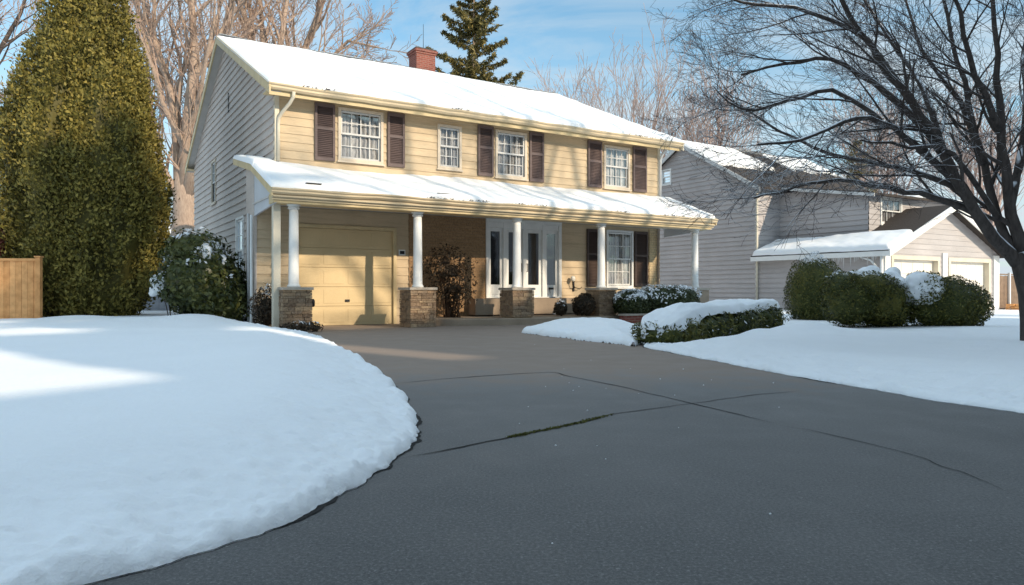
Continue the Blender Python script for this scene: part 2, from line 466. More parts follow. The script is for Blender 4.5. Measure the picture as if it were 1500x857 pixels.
def leaves(rng, P, N, size, aspect=.5, tilt=.8, up=0.0, squash=.35):
    """quads at points P facing roughly N"""
    n = len(P)
    D = N*1.0+unit_dirs(rng, n)*tilt+np.array([0, 0, up]); D /= np.linalg.norm(D, axis=1)[:, None]
    A = np.cross(D, unit_dirs(rng, n)); A /= np.linalg.norm(A, axis=1)[:, None]+1e-9
    B = np.cross(D, A)
    sz = size*rng.uniform(.6, 1.35, n)[:, None]
    a = A*sz*.5; b = B*sz*.5*aspect
    V = np.stack([P-a, P+b-a*.1, P+a, P-b-a*.1], 1).reshape(-1, 3)
    Fc = np.arange(n*4).reshape(n, 4)
    return V, Fc

def ell_points(rng, ells, n, lump=.12, depth=.18, freq=1.6, seed=0):
    w = np.array([(e[3]*e[4]+e[3]*e[5]+e[4]*e[5]) for e in ells]); w = w/w.sum()
    P = []; N = []
    for e, k in zip(ells, w):
        m = int(n*k); d = unit_dirs(rng, m)
        rr = 1+lump*fbm(d[:, 0]*freq+e[0]+seed, d[:, 1]*freq+e[1], d[:, 2]*freq, 3)
        ins = 1-depth*rng.random(m)**1.6
        c = np.array(e[:3]); r = np.array(e[3:6])
        p = c+d*r*(rr*ins)[:, None]
        nn = d/r; nn /= np.linalg.norm(nn, axis=1)[:, None]
        keep = np.ones(m, bool)
        for f in ells:
            if f is e: continue
            q = (p-np.array(f[:3]))/np.array(f[3:6])
            keep &= (q**2).sum(1) > .62
        keep &= p[:, 2] > .03
        P.append(p[keep]); N.append(nn[keep])
    return np.concatenate(P), np.concatenate(N)

def ell_core(mb, ells, k=.8, lump=.12, freq=1.6, seed=0, nu=20, nv=12):
    for e in ells:
        th, ph = np.meshgrid(np.linspace(0, 2*np.pi, nu), np.linspace(.001, np.pi-.001, nv), indexing='ij')
        dx, dy, dz = np.cos(th)*np.sin(ph), np.sin(th)*np.sin(ph), np.cos(ph)
        rr = k*(1+lump*fbm(dx*freq+e[0]+seed, dy*freq+e[1], dz*freq, 3))
        mb.grid(e[0]+dx*e[3]*rr, e[1]+dy*e[4]*rr, np.maximum(e[2]+dz*e[5]*rr, .01))

def shrub(name, label, cat, base, ells, n, size, mat, seed, aspect=.5, snow=0.0, stems=0, lump=.14, depth=.2, group=None, tilt=.8, freq=1.8, snow_z=.5, core=.8, patch=1.6, up=.15):
    rng = np.random.default_rng(seed)
    t = thing(name, base, label, cat, 0, group)
    mb = MB(); ell_core(mb, ells, core, lump, freq, seed)
    nc = len(mb.v)
    P, N = ell_points(rng, ells, n, lump, depth, freq, seed)
    V, Fc = leaves(rng, P, N, size, aspect, tilt, up)
    mb.add(V.tolist(), Fc.tolist())
    zmin, zmax = P[:, 2].min(), P[:, 2].max()
    sn = np.zeros(len(P))
    if snow:
        g = (P[:, 2]-zmin)/(zmax-zmin)
        q = fbm(P[:, 0]*patch+seed, P[:, 1]*patch, P[:, 2]*patch, 3)
        sn = ((q*.5+N[:, 2]*.5+(g-snow_z)*.5+rng.normal(size=len(P))*.12) > 1-snow).astype(float)
    attr = np.r_[np.zeros(nc), np.repeat(sn, 4)]
    mb.build('foliage', mat, t, attr=attr)
    if stems:
        sb = MB(); rr = random.Random(seed)
        for k in range(stems):
            e = ells[k % len(ells)]
            a = rr.uniform(0, 6.28); rad = rr.uniform(.2, .8)
            top = (e[0]+e[3]*rad*math.cos(a), e[1]+e[4]*rad*math.sin(a), e[2]+e[5]*rr.uniform(-.4, .7))
            bx, by = e[0]+.25*e[3]*rr.uniform(-1, 1), e[1]+.25*e[4]*rr.uniform(-1, 1)
            pts = [(bx, by, 0), (bx*.6+top[0]*.4+rr.uniform(-.05, .05), by*.6+top[1]*.4, top[2]*.45), top]
            sb.tube(pts, [.016, .012, .005], 5)
        sb.build('stem', 'stem', t)
    return t

def snow_cap(parent, ells, thr=.35, thick=.07, freq=1.6, lump=.12, seed=0, name='snow_cap', bias=(0, 0, 0), nu=90, nv=50):
    """snow lying on a shrub: a skin that rises above the leaves only where it settled"""
    mb = MB()
    for e in ells:
        th, ph = np.meshgrid(np.linspace(0, 2*np.pi, nu), np.linspace(.001, np.pi*.75, nv), indexing='ij')
        dx, dy, dz = np.cos(th)*np.sin(ph), np.sin(th)*np.sin(ph), np.cos(ph)
        rr = 1+lump*fbm(dx*1.8+e[0]+seed, dy*1.8+e[1], dz*1.8, 3)
        q = dz+dx*bias[0]+dy*bias[1]+.45*fbm(dx*freq+seed*3.1, dy*freq, dz*freq, 4)-thr
        k = rr+smooth(-.06, .28, q)*(thick/e[5]+.10)-.11
        mb.grid(e[0]+dx*e[3]*k, e[1]+dy*e[4]*k, np.maximum(e[2]+dz*e[5]*k, .0))
    return mb.build(name, 'snow', parent)

# ------------------------------------------------------------------ branching trees
class Tree:
    def __init__(s, seed): s.trunk = MB(); s.crown = MB(); s.r = random.Random(seed)
    def rnd(s): return Vector((s.r.gauss(0, 1), s.r.gauss(0, 1), s.r.gauss(0, 1))).normalized()
    def limb(s, pts, r0, r1, n=8):
        m = len(pts); s.trunk.tube(pts, [r0+(r1-r0)*i/(m-1) for i in range(m)], n)
    def grow(s, p, d, L, r, lvl, P):
        seg = P['seg'][lvl]; pts = [p.copy()]; rad = [r]; d = d.normalized()
        for i in range(seg):
            d = (d+s.rnd()*P['wig'][lvl]+Vector((0, 0, P['up'][lvl]))).normalized()
            p = p+d*(L/seg); pts.append(p.copy()); rad.append(max(r*(1-(i+1)/seg*P.get('tap', .75)), P['rmin']))
        (s.trunk if lvl < P['tl'] else s.crown).tube(pts, rad, P['sides'][lvl], cap=False)
        s.children(pts, rad, L, lvl, P)
    def children(s, pts, rad, L, lvl, P, k=None, tmin=None):
        if lvl+1 >= len(P['seg']): return
        k = k or P['kids'][lvl]; tmin = P['tmin'] if tmin is None else tmin
        for j in range(k):
            t = tmin+(1-tmin)*(j+s.r.random())/k
            x = t*(len(pts)-1); i = min(int(x), len(pts)-2); f = x-i
            q = pts[i].lerp(pts[i+1], f); dd = (pts[i+1]-pts[i]).normalized()
            ax = dd.cross(s.rnd())
            if ax.length < .05: continue
            ang = R(s.r.uniform(*P['ang']))
            nd = Matrix.Rotation(ang, 3, ax.normalized()) @ dd
            fl = P.get('flat', 0)
            if fl: nd.z *= (1-fl)
            rr = (rad[i]+(rad[i+1]-rad[i])*f)*P['rr']
            s.grow(q, nd, L*s.r.uniform(*P['lr'])*(1.15-.55*t), max(rr, P['rmin']), lvl+1, P)
    def done(s, name, base, label, cat, bark, twig, group=None):
        t = thing(name, base, label, cat, 0, group)
        s.trunk.build('trunk', bark, t, base)
        if s.crown.v: s.crown.build('crown', twig, t, base)
        return t

# ================================================================== GROUND
def build_ground():
    mb = MB()
    n = 81
    q = np.linspace(-1, 1, n); q = np.sign(q)*np.abs(q)**3*600
    X, Y = np.meshgrid(q, q, indexing='ij')
    mb.grid(X, Y, -.06+np.clip(np.hypot(X, Y)-60, 0, 1e9)*.004*(1+fbm(X*.01, Y*.01, 0, 3)))
    structure('ground', mb, 'lawn_snow')
    # driveway and street sheet
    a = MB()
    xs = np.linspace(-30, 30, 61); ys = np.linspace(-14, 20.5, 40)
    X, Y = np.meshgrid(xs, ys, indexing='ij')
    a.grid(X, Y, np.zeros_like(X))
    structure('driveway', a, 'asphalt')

def poly_dist(X, Y, pl):
    d = np.full(X.shape, 1e9)
    for (x0, y0), (x1, y1) in zip(pl[:-1], pl[1:]):
        vx, vy = x1-x0, y1-y0
        t = np.clip(((X-x0)*vx+(Y-y0)*vy)/(vx*vx+vy*vy+1e-12), 0, 1)
        d = np.minimum(d, np.hypot(X-x0-t*vx, Y-y0-t*vy))
    return d

def catmull(pts, dens):
    """dense points along a polyline; dens(y) gives spacing"""
    P = [np.array(p, float) for p in pts]; out = []
    for i in range(len(P)-1):
        p0, p1, p2, p3 = P[max(i-1, 0)], P[i], P[i+1], P[min(i+2, len(P)-1)]
        L = np.linalg.norm(p2-p1); n = max(2, int(L/dens((p1+p2)/2)))
        for k in range(n):
            t = k/n
            out.append(.5*((2*p1)+(p2-p0)*t+(2*p0-5*p1+4*p2-p3)*t*t+(3*p1-p0-3*p2+p3)*t**3))
    out.append(P[-1]); return np.array(out)

def lawn(name, edge, inner, H=.24, nw=170, bumps=(), rim=.32, rough_w=.95, seed=0, far_h=.2, flip=False):
    B = catmull(edge, lambda p: .022 if np.hypot(*p) < 7 else (.05 if np.hypot(*p) < 17 else .5))
    # the inner end of each line
    te = np.linspace(0, 1, len(edge)); L = np.r_[0, np.cumsum(np.linalg.norm(np.diff(B, axis=0), axis=1))]
    idx = [np.argmin(np.hypot(*(B-np.array(e)).T)) for e in edge]
    C = np.stack([np.interp(np.arange(len(B)), idx, [p[k] for p in inner]) for k in (0, 1)], 1)
    jit = .03*fbm(B[:, 0]*2.2+seed, B[:, 1]*2.2, seed, 4)+.012*fbm(B[:, 0]*14, B[:, 1]*14, seed, 3)
    w = np.linspace(0, 1, nw)**2.3
    Dn = (C-B); ln = np.linalg.norm(Dn, axis=1)[:, None]
    B2 = B+Dn/ln*(jit[:, None]+.0)
    X = B2[:, 0:1]+(C[:, 0:1]-B2[:, 0:1])*w; Y = B2[:, 1:2]+(C[:, 1:2]-B2[:, 1:2])*w
    st = max(1, len(B2)//260)
    d = poly_dist(X, Y, [tuple(p) for p in B2[::st]]+[tuple(B2[-1])])
    d[:, 0] = 0
    e = np.clip(d/rim, 0, 1)
    prof = .28*np.sqrt(1-(1-np.clip(d/.09, 0, 1))**2)+.72*smooth(-.15, rough_w*1.25, d)
    h = H*prof
    band = np.clip(d/.05, 0, 1)*np.exp(-(d/rough_w)**3)
    lump = .020*fbm(X*3.6, Y*3.6, seed, 2)+.018*np.abs(fbm(X*12, Y*12, seed, 3))+.010*fbm(X*30, Y*30, 0, 3)
    h = h+band*lump
    h = h+np.clip((d-.3)/1.5, 0, 1)*(.030*fbm(X*.45+seed, Y*.45, 0, 3)+.006*fbm(X*2.2, Y*2.2, 0, 2))
    for bx, by, bh, br in bumps:
        q = ((X-bx)**2+(Y-by)**2)/br**2
        h = h+bh*np.exp(-q*1.4)*np.clip(d/.3, 0, 1)
    far = smooth(17, 30, np.hypot(X, Y))
    h = h*(1-far)+far*np.minimum(h, far_h)
    Z = h-.012
    mb = MB(); mb.grid(X, Y, Z, flip=flip)
    o = structure(name, mb, 'lawn_snow')
    # dark wet rim where the snow has melted back
    r = MB(); wd = .004+.028*np.clip(fbm(B[:, 0]*3, B[:, 1]*3, 5, 3)+.15, 0, 1)
    out = -Dn/ln
    V1 = B2-out*.06; V2 = B2+out*wd[:, None]
    n = len(B)
    r.add([(x, y, .004) for x, y in V1]+[(x, y, .004) for x, y in V2], [(i, i+1, n+i+1, n+i) for i in range(n-1)])
    structure('wet_pavement_edge', r, 'crack')
    return o

def build_lawns():
    edge = [(-30, -12), (-14, -6.5), (-7, -3), (-3.3, .2), (-1.95, 1.5), (-1.27, 2.2), (-1.06, 2.48), (-.85, 2.82), (-.71, 3.28), (-.60, 3.88), (-.58, 4.53), (-.745, 5.43), (-1.055, 6.56), (-1.6, 8.27), (-2.45, 10.57), (-3.6, 13.4), (-4.5, 15.0), (-5.1, 15.6), (-5.75, 16.6), (-6.3, 17.6)]
    inner = [(-45, -30), (-45, -18), (-45, -9), (-45, -4), (-45, 0), (-45, 2), (-45, 3), (-45, 4), (-45, 5.5), (-44, 7), (-43, 9), (-42, 11), (-40, 13), (-38, 16), (-34, 20), (-30, 25), (-26, 30), (-22, 33), (-19, 36), (-15, 38)]
    lawn('snowy_lawn', edge, inner, .235, bumps=((-6.9, 15.9, .13, .9), (-8.2, 15.6, .05, 1.2), (-10, 16.6, .10, .9), (-5.6, 15.4, .05, .5)), seed=3, flip=True)
    edge = [(6.2, 24), (5.4, 21.5), (4.2, 18.6), (3.3, 16.4), (2.75, 14.2), (2.35, 12.4), (2.10, 11.5), (2.12, 11.0), (2.3, 10.3), (2.74, 8.27), (3.17, 6.7), (3.5, 5.69), (3.85, 5.0), (4.6, 3.7), (7, .6), (12, -3.5), (30, -12)]
    inner = [(12, 45), (16, 45), (20, 45), (24, 44), (28, 43), (32, 41), (35, 38), (37, 35), (39, 32), (41, 28), (43, 24), (44, 20), (45, 16), (46, 12), (48, 6), (50, -2), (60, -20)]
    lawn('snowy_verge', edge, inner, .20, bumps=((5.15, 12.6, .17, .55), (4.2, 12.4, .06, .35), (6.0, 12.2, .04, .8), (8.5, 12.7, .05, 1.2), *[(2.42+.645*k*.55+.36, 11.75+.764*k*.55-.30, -.11, .42) for k in range(8)]), seed=11, far_h=.12)
    # low mound of ploughed snow beside the porch walk
    ex = [(.22, 15.25), (.62, 14.3), (1.3, 12.75), (1.92, 11.62), (2.05, 11.75), (2.3, 12.6), (2.7, 14.2), (2.95, 15.6), (2.6, 16.6), (1.9, 17.0), (.95, 16.6), (.45, 15.9), (.22, 15.25)]
    B = catmull(ex, lambda p: .03); c = np.array((1.85, 14.4))
    B = B+(.05*fbm(B[:, 0]*2, B[:, 1]*2, 1, 3))[:, None]
    w = np.linspace(0, 1, 60)**1.6
    X = B[:, 0:1]+(c[0]-B[:, 0:1])*w; Y = B[:, 1:2]+(c[1]-B[:, 1:2])*w
    d = poly_dist(X, Y, [tuple(p) for p in B[::3]]+[tuple(B[0])])
    h = .13*np.sqrt(1-(1-np.clip(d/.12, 0, 1))**2)+.17*smooth(0, .9, d)+.025*fbm(X*1.6, Y*1.6, 4, 3)*np.clip(d/.2, 0, 1)+.012*fbm(X*9, Y*9, 2, 3)*np.clip(d/.05, 0, 1)*np.exp(-d)
    mb = MB(); mb.grid(X, Y, h-.012)
    structure('snow_mound', mb, 'lawn_snow')

def strip(pts, w, z, jag, seed, name, mat, kind='structure'):
    B = catmull(pts, lambda p: .03); n = len(B)
    T = np.gradient(B, axis=0); T /= np.linalg.norm(T, axis=1)[:, None]+1e-9
    Nn = np.stack([-T[:, 1], T[:, 0]], 1)
    x = np.cumsum(np.r_[0, np.linalg.norm(np.diff(B, axis=0), axis=1)])
    off = jag*fbm(x*3+seed, x*0, seed, 4); end = np.clip(np.minimum(x, x[-1]-x)/.4, .1, 1)
    ww = w*(.55+.6*np.abs(fbm(x*2.3+seed, x*0+5, 0, 3)))*end
    a = B+Nn*(off+ww/2)[:, None]; b = B+Nn*(off-ww/2)[:, None]
    mb = MB(); mb.add([(*p, z) for p in a]+[(*p, z) for p in b], [(i, i+1, n+i+1, n+i) for i in range(n-1)])
    return tag(mb.build(name, mat), kind=kind)

def build_cracks():
    strip([(-1.2, 6.85), (-.49, 7.43), (.37, 7.86), (.58, 7.55), (.96, 6.8), (1.38, 5.84), (1.78, 4.83)], 0.017, .004, .012, 1, 'pavement_joint', 'crack')
    strip([(1.78, 4.83), (2.10, 4.19), (2.21, 3.59), (2.22, 3.17)], .010, .004, .03, 7, 'pavement_crack', 'crack')
    strip([(-.6, 3.85), (-.2, 4.23), (.08, 4.49), (.46, 4.88), (.74, 5.23), (1.40, 5.70), (1.89, 6.06), (2.63, 6.47)], 0.015, .0045, .015, 3, 'pavement_joint', 'crack')
    # moss growing along the joint
    rng = np.random.default_rng(5); n = 900
    B = np.array([(-.05, 4.37), (.08, 4.49), (.46, 4.88), (.74, 5.23)]); t = rng.beta(2, 2, n)*.999*3
    i = t.astype(int); p = B[i]+(B[i+1]-B[i])*(t-i)[:, None]
    nn = np.array((.68, -.73)); p = p+nn*(rng.normal(0, .010, n)+.004*noise(t*9, t*0))[:, None]
    P = np.c_[p, rng.uniform(.004, .009, n)]
    V, Fc = leaves(rng, P, np.tile([0, 0, 1.], (n, 1)), .018, .45, 1.2)
    mb = MB(); mb.add(V.tolist(), Fc.tolist()); tag(mb.build('moss', 'moss'), kind='stuff')
    # little crumbs of snow and grit lying on the asphalt
    rng = np.random.default_rng(8); mb = MB()
    for k in range(30):
        y = rng.uniform(2.4, 12); x = rng.uniform(-.1, .55)*y*.6+.15*y*.3
        r = rng.uniform(.002, .0055)*(1+y*.06)
        mb.lathe(x, y, [(r*.8, .0), (r, r*.5), (r*.4, r)], 6)
    tag(mb.build('snow_crumbs', 'snow'), kind='stuff')

# ================================================================== MAIN HOUSE
HX, HY = -4.89, 16.10
HROT = math.atan2(.526, .851)
def build_house():
    h = thing('colonial_house', (HX, HY, 0), 'two-storey cream clapboard house with maroon shutters, snowy roof and a columned front porch', 'house', HROT)
    W = 12.5; D0 = 1.6; DR = 8.0; D1 = 14.4; DL = 1.75
    front = lambda a, o, z: (a, D0-o, z)
    lower = lambda a, o, z: (a, DL-o, z)
    left = lambda a, o, z: (0-o, a, z)
    # ---- front upper wall
    wins = [(1.62, 2.69, 4.25, 5.47, 4), (4.40, 5.00, 4.30, 5.38, 3), (6.23, 7.16, 4.22, 5.44, 4), (10.20, 11.13, 4.20, 5.42, 4)]
    ops = [w[:4] for w in wins]
    mb = MB(); lap_wall(mb, .09, W-.09, 3.7, 5.62, front, ops, .205)
    mb.build('front_wall', 'siding', h)
    for k, w in enumerate(wins):
        window(h, *w[:4], front, w[4], 2, 'frame', 'curtain', .52)
    for a0, a1, z0, z1 in ((.95, 1.46, 4.14, 5.57), (2.87, 3.35, 4.15, 5.57), (5.58, 6.08, 4.14, 5.57), (7.32, 7.82, 4.11, 5.57), (9.48, 10.03, 4.11, 5.56), (11.32, 11.90, 4.10, 5.56)):
        shutter(h, a0, a1, z0, z1, front)
    # corner boards
    for a0, a1 in ((-.02, .09), (W-.09, W+.02)):
        MB().box(a0, a1, D0-.035, D0+.10, 3.6, 5.62).build('corner_board', 'pale_trim', h, bevel=.004)
    # ---- left gable wall (lower and upper in one)
    def zroof(d): return 5.66+(DR-abs(d-DR)-1.1)*.4536
    clip = lambda z: (D0+.0, D1) if z < zroof(D0) else (DR-(6.9-(z-5.66)/.4536), DR+(6.9-(z-5.66)/.4536))
    sw = [(5.15, 6.1, 1.15, 2.95), (9.6, 10.3, 3.9, 5.25)]
    mb = MB(); lap_wall(mb, D0, D1, 0.0, 8.7, left, sw, .215, .04, clip=clip)
    mb.build('gable_wall', 'side_siding', h)
    window(h, *sw[0], left, 3, 2, 'white', 'dim_curtain', .5)
    window(h, *sw[1], left, 2, 2, 'frame', 'dim_curtain', .5)
    MB().box(-.045, -.024, 7.3, 7.36, 6.4, 7.0).build('gable_vent', 'dark', h)
    # ---- right gable wall and back wall
    right = lambda a, o, z: (W+o, a, z)
    mb = MB(); lap_wall(mb, D0, D1, 0.0, 8.7, right, (), .215, clip=clip)
    mb.build('gable_wall', 'side_siding', h)
    back = lambda a, o, z: (a, D1+o, z)
    mb = MB(); lap_wall(mb, 0, W, 0, 5.62, back, (), .215); mb.build('back_wall', 'side_siding', h)
    # ---- main roof: two slabs, gutter, rakes, snow
    s0, s1 = -.27, W+.52
    def slab(pa, pb, th, x0, x1, m, nm, par):
        (d0, z0), (d1, z1) = pa, pb
        mb = MB(); mb.prism([(d0, z0), (d1, z1), (d1, z1-th), (d0, z0-th)], 0, x0, x1); return mb.build(nm, m, par)
    rf = slab((1.06, 5.74), (DR, 8.88), .09, s0, s1, 'shingle', 'roof', h)
    slab((DR, 8.88), (2*DR-1.06, 5.74), .09, s0, s1, 'shingle', 'rear_slope', rf)
    snow_sheet(rf, s0-.02, s1+.02, [(1.0, 5.745), (DR, 8.885)], .10, seed=1.3, ns=300, nd=60, edge=.12, ragged=.13)
    snow_sheet(rf, s0-.02, s1+.02, [(15.0, 5.745), (DR, 8.885)], .15, seed=5.3, ns=120, nd=20, edge=.14)
    # soffit
    mb = MB(); mb.box(s0, s1, 1.14, D0+.1, 5.615, 5.64); mb.box(s0, s1, D1-.1, 14.86, 5.615, 5.64); mb.build('soffit', 'trim', h)
    # rake boards and gable soffits
    for x0, x1, c in ((s0-.012, s0+.03, 0), (s1-.03, s1+.012, 1)):
        mb = MB()
        for sg in (1, -1):
            f = lambda d: DR+sg*(d-DR)
            mb.prism([(f(1.0), 5.76), (f(DR+.0), 8.92), (f(DR), 8.68), (f(1.0), 5.50)], 0, x0, x1)
        mb.build('rake_board', 'trim' if c == 0 else 'pale_trim', h)
        mb = MB()
        a, b = (s0+.035, .03) if c == 0 else (W-.03, s1-.035)
        for sg in (1, -1):
            f = lambda d: DR+sg*(d-DR)
            mb.prism([(f(1.12), 5.60), (f(DR), 8.72), (f(DR), 8.70), (f(1.12), 5.58)], 0, a, b)
        mb.build('rake_soffit', 'soffit', h)
    def gutter(d, z, x0, x1, name='gutter', hgt=.15, par=h, seed=0):
        prof = [(d+.12, z), (d+.11, z-hgt), (d+.05, z-hgt), (d+.01, z-hgt*.72), (d+.012, z-hgt*.45), (d-.02, z-hgt*.28), (d-.025, z-.012), (d-.005, z), (d-.004, z-.03), (d+.105, z-.05), (d+.105, z)]
        mb = MB(); n = 34
        rr = random.Random(seed); xs = [x0+(x1-x0)*k/n for k in range(n+1)]; dz = [rr.uniform(-.014, .014) for _ in xs]
        m = len(prof); vs = [(x, p, q+dz[i]) for i, x in enumerate(xs) for p, q in prof]
        fs = [(i*m+j, i*m+(j+1) % m, (i+1)*m+(j+1) % m, (i+1)*m+j) for i in range(n) for j in range(m)]
        fs += [tuple(range(m-1, -1, -1)), tuple(n*m+j for j in range(m))]
        mb.add(vs, fs); return mb.build(name, 'gutter', par)
    g = gutter(1.0, 5.755, s0-.02, s1+.02)
    # leaf litter and icy crust along the gutter
    def litter(par, d, z, x0, x1, n, seed, size=.07):
        rng = np.random.default_rng(seed); x = rng.uniform(x0, x1, n)
        dens = fbm(x*.8+seed, x*0, 0, 3) > .1; x = x[dens]; k = len(x)
        P = np.c_[x, d+rng.normal(0, .025, k), z+rng.uniform(-.01, .025, k)]
        V, Fc = leaves(rng, P, np.tile([0, -.4, 1.], (k, 1)), size, .45, .7)
        mb = MB(); mb.add(V.tolist(), Fc.tolist()); tag(mb.build('leaf_litter', 'brown_leaf', par, attr=np.zeros(len(V))), kind='stuff')
    litter(g, .995, 5.77, .5, W, 500, 3)
    mb = MB(); mb.box(s0+.01, s1-.01, 1.125, 1.14, 5.50, 5.67); mb.build('fascia', 'trim', h)
    # downspout of the main gutter: swan neck and pipe down the corner
    mb = MB(); mb.tube([(.30, 1.04, 5.62), (.30, 1.08, 5.5), (.24, 1.2, 5.36), (.12, 1.42, 5.18), (.07, 1.52, 5.06), (.06, 1.53, 4.9), (.06, 1.53, 4.02)], [.042]*7, 8)
    mb.build('downspout', 'pale_trim', h)
    mb = MB(); mb.tube([(W-.03, 1.2, 5.60), (W-.02, 1.45, 5.35), (W-.02, 1.53, 5.2), (W-.02, 1.53, 4.0)], [.045]*4, 8); mb.build('downspout', 'grey_white', h)
    # ---- chimney
    cs, cd = 7.02, 8.45
    ch = MB().box(cs-.38, cs+.38, cd-.34, cd+.34, 7.9, 9.62)
    ch.box(cs-.41, cs+.41, cd-.37, cd+.37, 9.62, 9.70); ch.box(cs-.45, cs+.45, cd-.41, cd+.41, 9.70, 9.78)
    c = ch.build('chimney', 'brick', rf)
    MB().box(cs-.42, cs+.42, cd-.38, cd+.38, 9.783, 9.84).build('chimney_cap', 'dark', c, bevel=.01)
    MB().tube([(cs+.05, cd, 9.8), (cs+.05, cd, 10.85)], [.012, .008], 5).build('antenna', 'dark', c)
    # ---- porch roof
    px0, px1 = -.55, W+.5
    prf = [(-.40, 3.12), (D0, 3.90)]
    pr = slab(prf[0], prf[1], .07, px0, px1, 'shingle', 'porch_roof', h)
    mb = MB(); mb.prism([(D0, 3.90), (3.7, 4.36), (3.7, 4.29), (D0, 3.83)], 0, px0, .0); mb.build('roof_return', 'shingle', pr)
    sn = snow_sheet(pr, px0-.03, px1+.03, [(-.46, 3.11), (D0-.03, 3.90)], .11, seed=8.1, ns=360, nd=34, edge=.12, ragged=.07)
    snow_sheet(pr, px0-.03, .03, [(1.35, 3.81), (1.6, 3.91), (3.72, 4.37)], .13, seed=2.2, ns=20, nd=30, edge=.08, ragged=.0)
    # porch rake boards on both ends
    mb = MB(); mb.prism([(-.43, 3.13), (D0, 3.92), (3.72, 4.38), (3.72, 4.20), (D0, 3.74), (-.43, 2.93)], 0, px0-.02, px0+.02); mb.build('rake_board', 'trim', pr)
    mb = MB(); mb.prism([(-.43, 3.13), (D0, 3.92), (D0, 3.72), (-.43, 2.93)], 0, px1-.02, px1+.02); mb.build('rake_board', 'trim', pr)
    # stacked eave mouldings of the porch
    pg = gutter(-.47, 3.115, px0-.02, px1+.02, 'porch_gutter', .13, pr, 4)
    litter(pg, -.47, 3.13, 1, W, 420, 9, .06)
    mb = MB(); rr = random.Random(2)
    for (da, db, za, zb) in ((-.375, -.34, 2.90, 3.06), (-.405, -.375, 2.915, 2.95)):
        mb.box(px0+.02, px1-.02, da, db, za, zb)
    mb.box(px0+.02, px1-.02, -.34, -.30, 2.86, 3.04)
    mb.build('porch_fascia', 'gutter', pr)
    MB().box(px0+.06, px1-.06, -.30, .14, 2.80, 3.02).build('beam', 'trim', pr)
    # slanting ceiling boards
    mb = MB(); n = 62
    for k in range(n):
        a = px0+.05+(px1-px0-.1)*k/n; b = a+(px1-px0-.1)/n-.008
        mb.box(a, b, .145, DL-.03, 2.955, 2.975)
    mb.box(px0+.05, px1-.05, .145, DL, 2.977, 2.99)
    mb.build('porch_ceiling', 'soffit', pr)
    # gable infill panels at the two ends
    for x in (-.46, W+.40):
        mb = MB(); mb.prism([(-.30, 2.80), (1.80, 2.68), (1.80, 3.80), (D0, 3.74), (-.30, 2.98)], 0, x, x+.05)
        mb.build('gable_panel', 'panel', pr)
    # flashing scraps poking out of the snow
    for x in (.2, 3.4): MB().box(x, x+.35, -.36, -.12, 3.262, 3.275).build('flashing', 'dark', pr)
    # ---- lower front wall
    gx0, gx1, gz = .56, 3.10, 2.46
    dx0, dx1, dz0, dz1 = 6.02, 8.47, .70, 2.86
    lw = (10.42, 11.40, 1.05, 2.76)
    mb = MB(); lap_wall(mb, -.46, 3.55, 0, 2.95, lower, ((gx0-.09, gx1+.09, -1, gz+.09),), .215)
    mb.build('front_wall', 'siding', h)
    mb = MB(); lap_wall(mb, dx1+.1, 12.16, .1, 2.95, lower, (lw,), .215)
    lap_wall(mb, dx0-.1, dx1+.1, dz1+.09, 2.95, lower, (), .215)
    mb.build('front_wall', 'siding', h)
    MB().box(3.55, dx0-.1, DL-.04, DL+.15, 0, 2.95).build('brick_wall', 'brown_brick', h)
    MB().box(12.16, 12.62, DL-.05, DL+.2, 0, 2.95).build('brick_corner', 'tan_brick', h)
    MB().box(-.47, -.40, DL-.03, 2.6, 0, 3.9).build('corner_board', 'side_siding', h)
    mb = MB(); mb.tube([(-.53, 1.72, 2.70), (-.53, 1.72, .25), (-.56, 1.60, .12)], [.035]*3, 8); mb.build('downspout', 'white', h)
    mb = MB(); mb.tube([(-.50, 2.2, 2.78), (-.50, 2.2, .1)], [.03]*2, 8); mb.build('downspout', 'grey_white', h)
    window(h, *lw, lower, 3, 2, 'white', 'curtain', .5, lower_curtain=1)
    for a0, a1 in ((9.56, 10.04), (11.52, 12.08)): shutter(h, a0, a1, 1.02, 2.82, lower, 'dark_shutter')
    # ---- garage door
    mb = MB(); mb.box(gx0-.09, gx0, DL-.05, DL+.1, 0, gz+.09); mb.box(gx1, gx1+.09, DL-.05, DL+.1, 0, gz+.09); mb.box(gx0, gx1, DL-.05, DL+.1, gz, gz+.09)
    mb.build('garage_frame', 'trim', h, bevel=.004)
    gd = MB().box(gx0, gx1, DL+.06, DL+.10, 0, gz).build('garage_door', 'garage', h)
    nr = 5
    for r_ in range(nr):
        mb = MB(); z0 = gz*r_/nr+.004; z1 = gz*(r_+1)/nr-.004
        mb.box(gx0+.002, gx1-.002, DL+.036, DL+.058, z0, z1)
        cw = (gx1-gx0)/4
        for c_ in range(4):
            a, b = gx0+cw*c_+.05, gx0+cw*(c_+1)-.05
            mb.box(a, b, DL+.028, DL+.036, z0+.07, z1-.07)
        mb.build('door_section', 'garage', gd, bevel=.004)
    MB().box(1.80, 1.92, DL+.01, DL+.03, .60, .66).build('handle', 'dark', gd)
    # ---- entrance
    en = MB()
    ring(en, dx0, dx1, dz0, dz1, .10, -.02, .08, lower, .03)
    posts = (6.56, 7.24, 7.93)
    for q in posts: en.box(q-.055, q+.055, -.02, .06, dz0, dz1, lower)
    en.box(dx0, dx1, -.05, .05, dz1-.16, dz1, lower)
    e = en.build('entrance', 'white', h, bevel=.006)
    bays = [dx0, *posts, dx1]
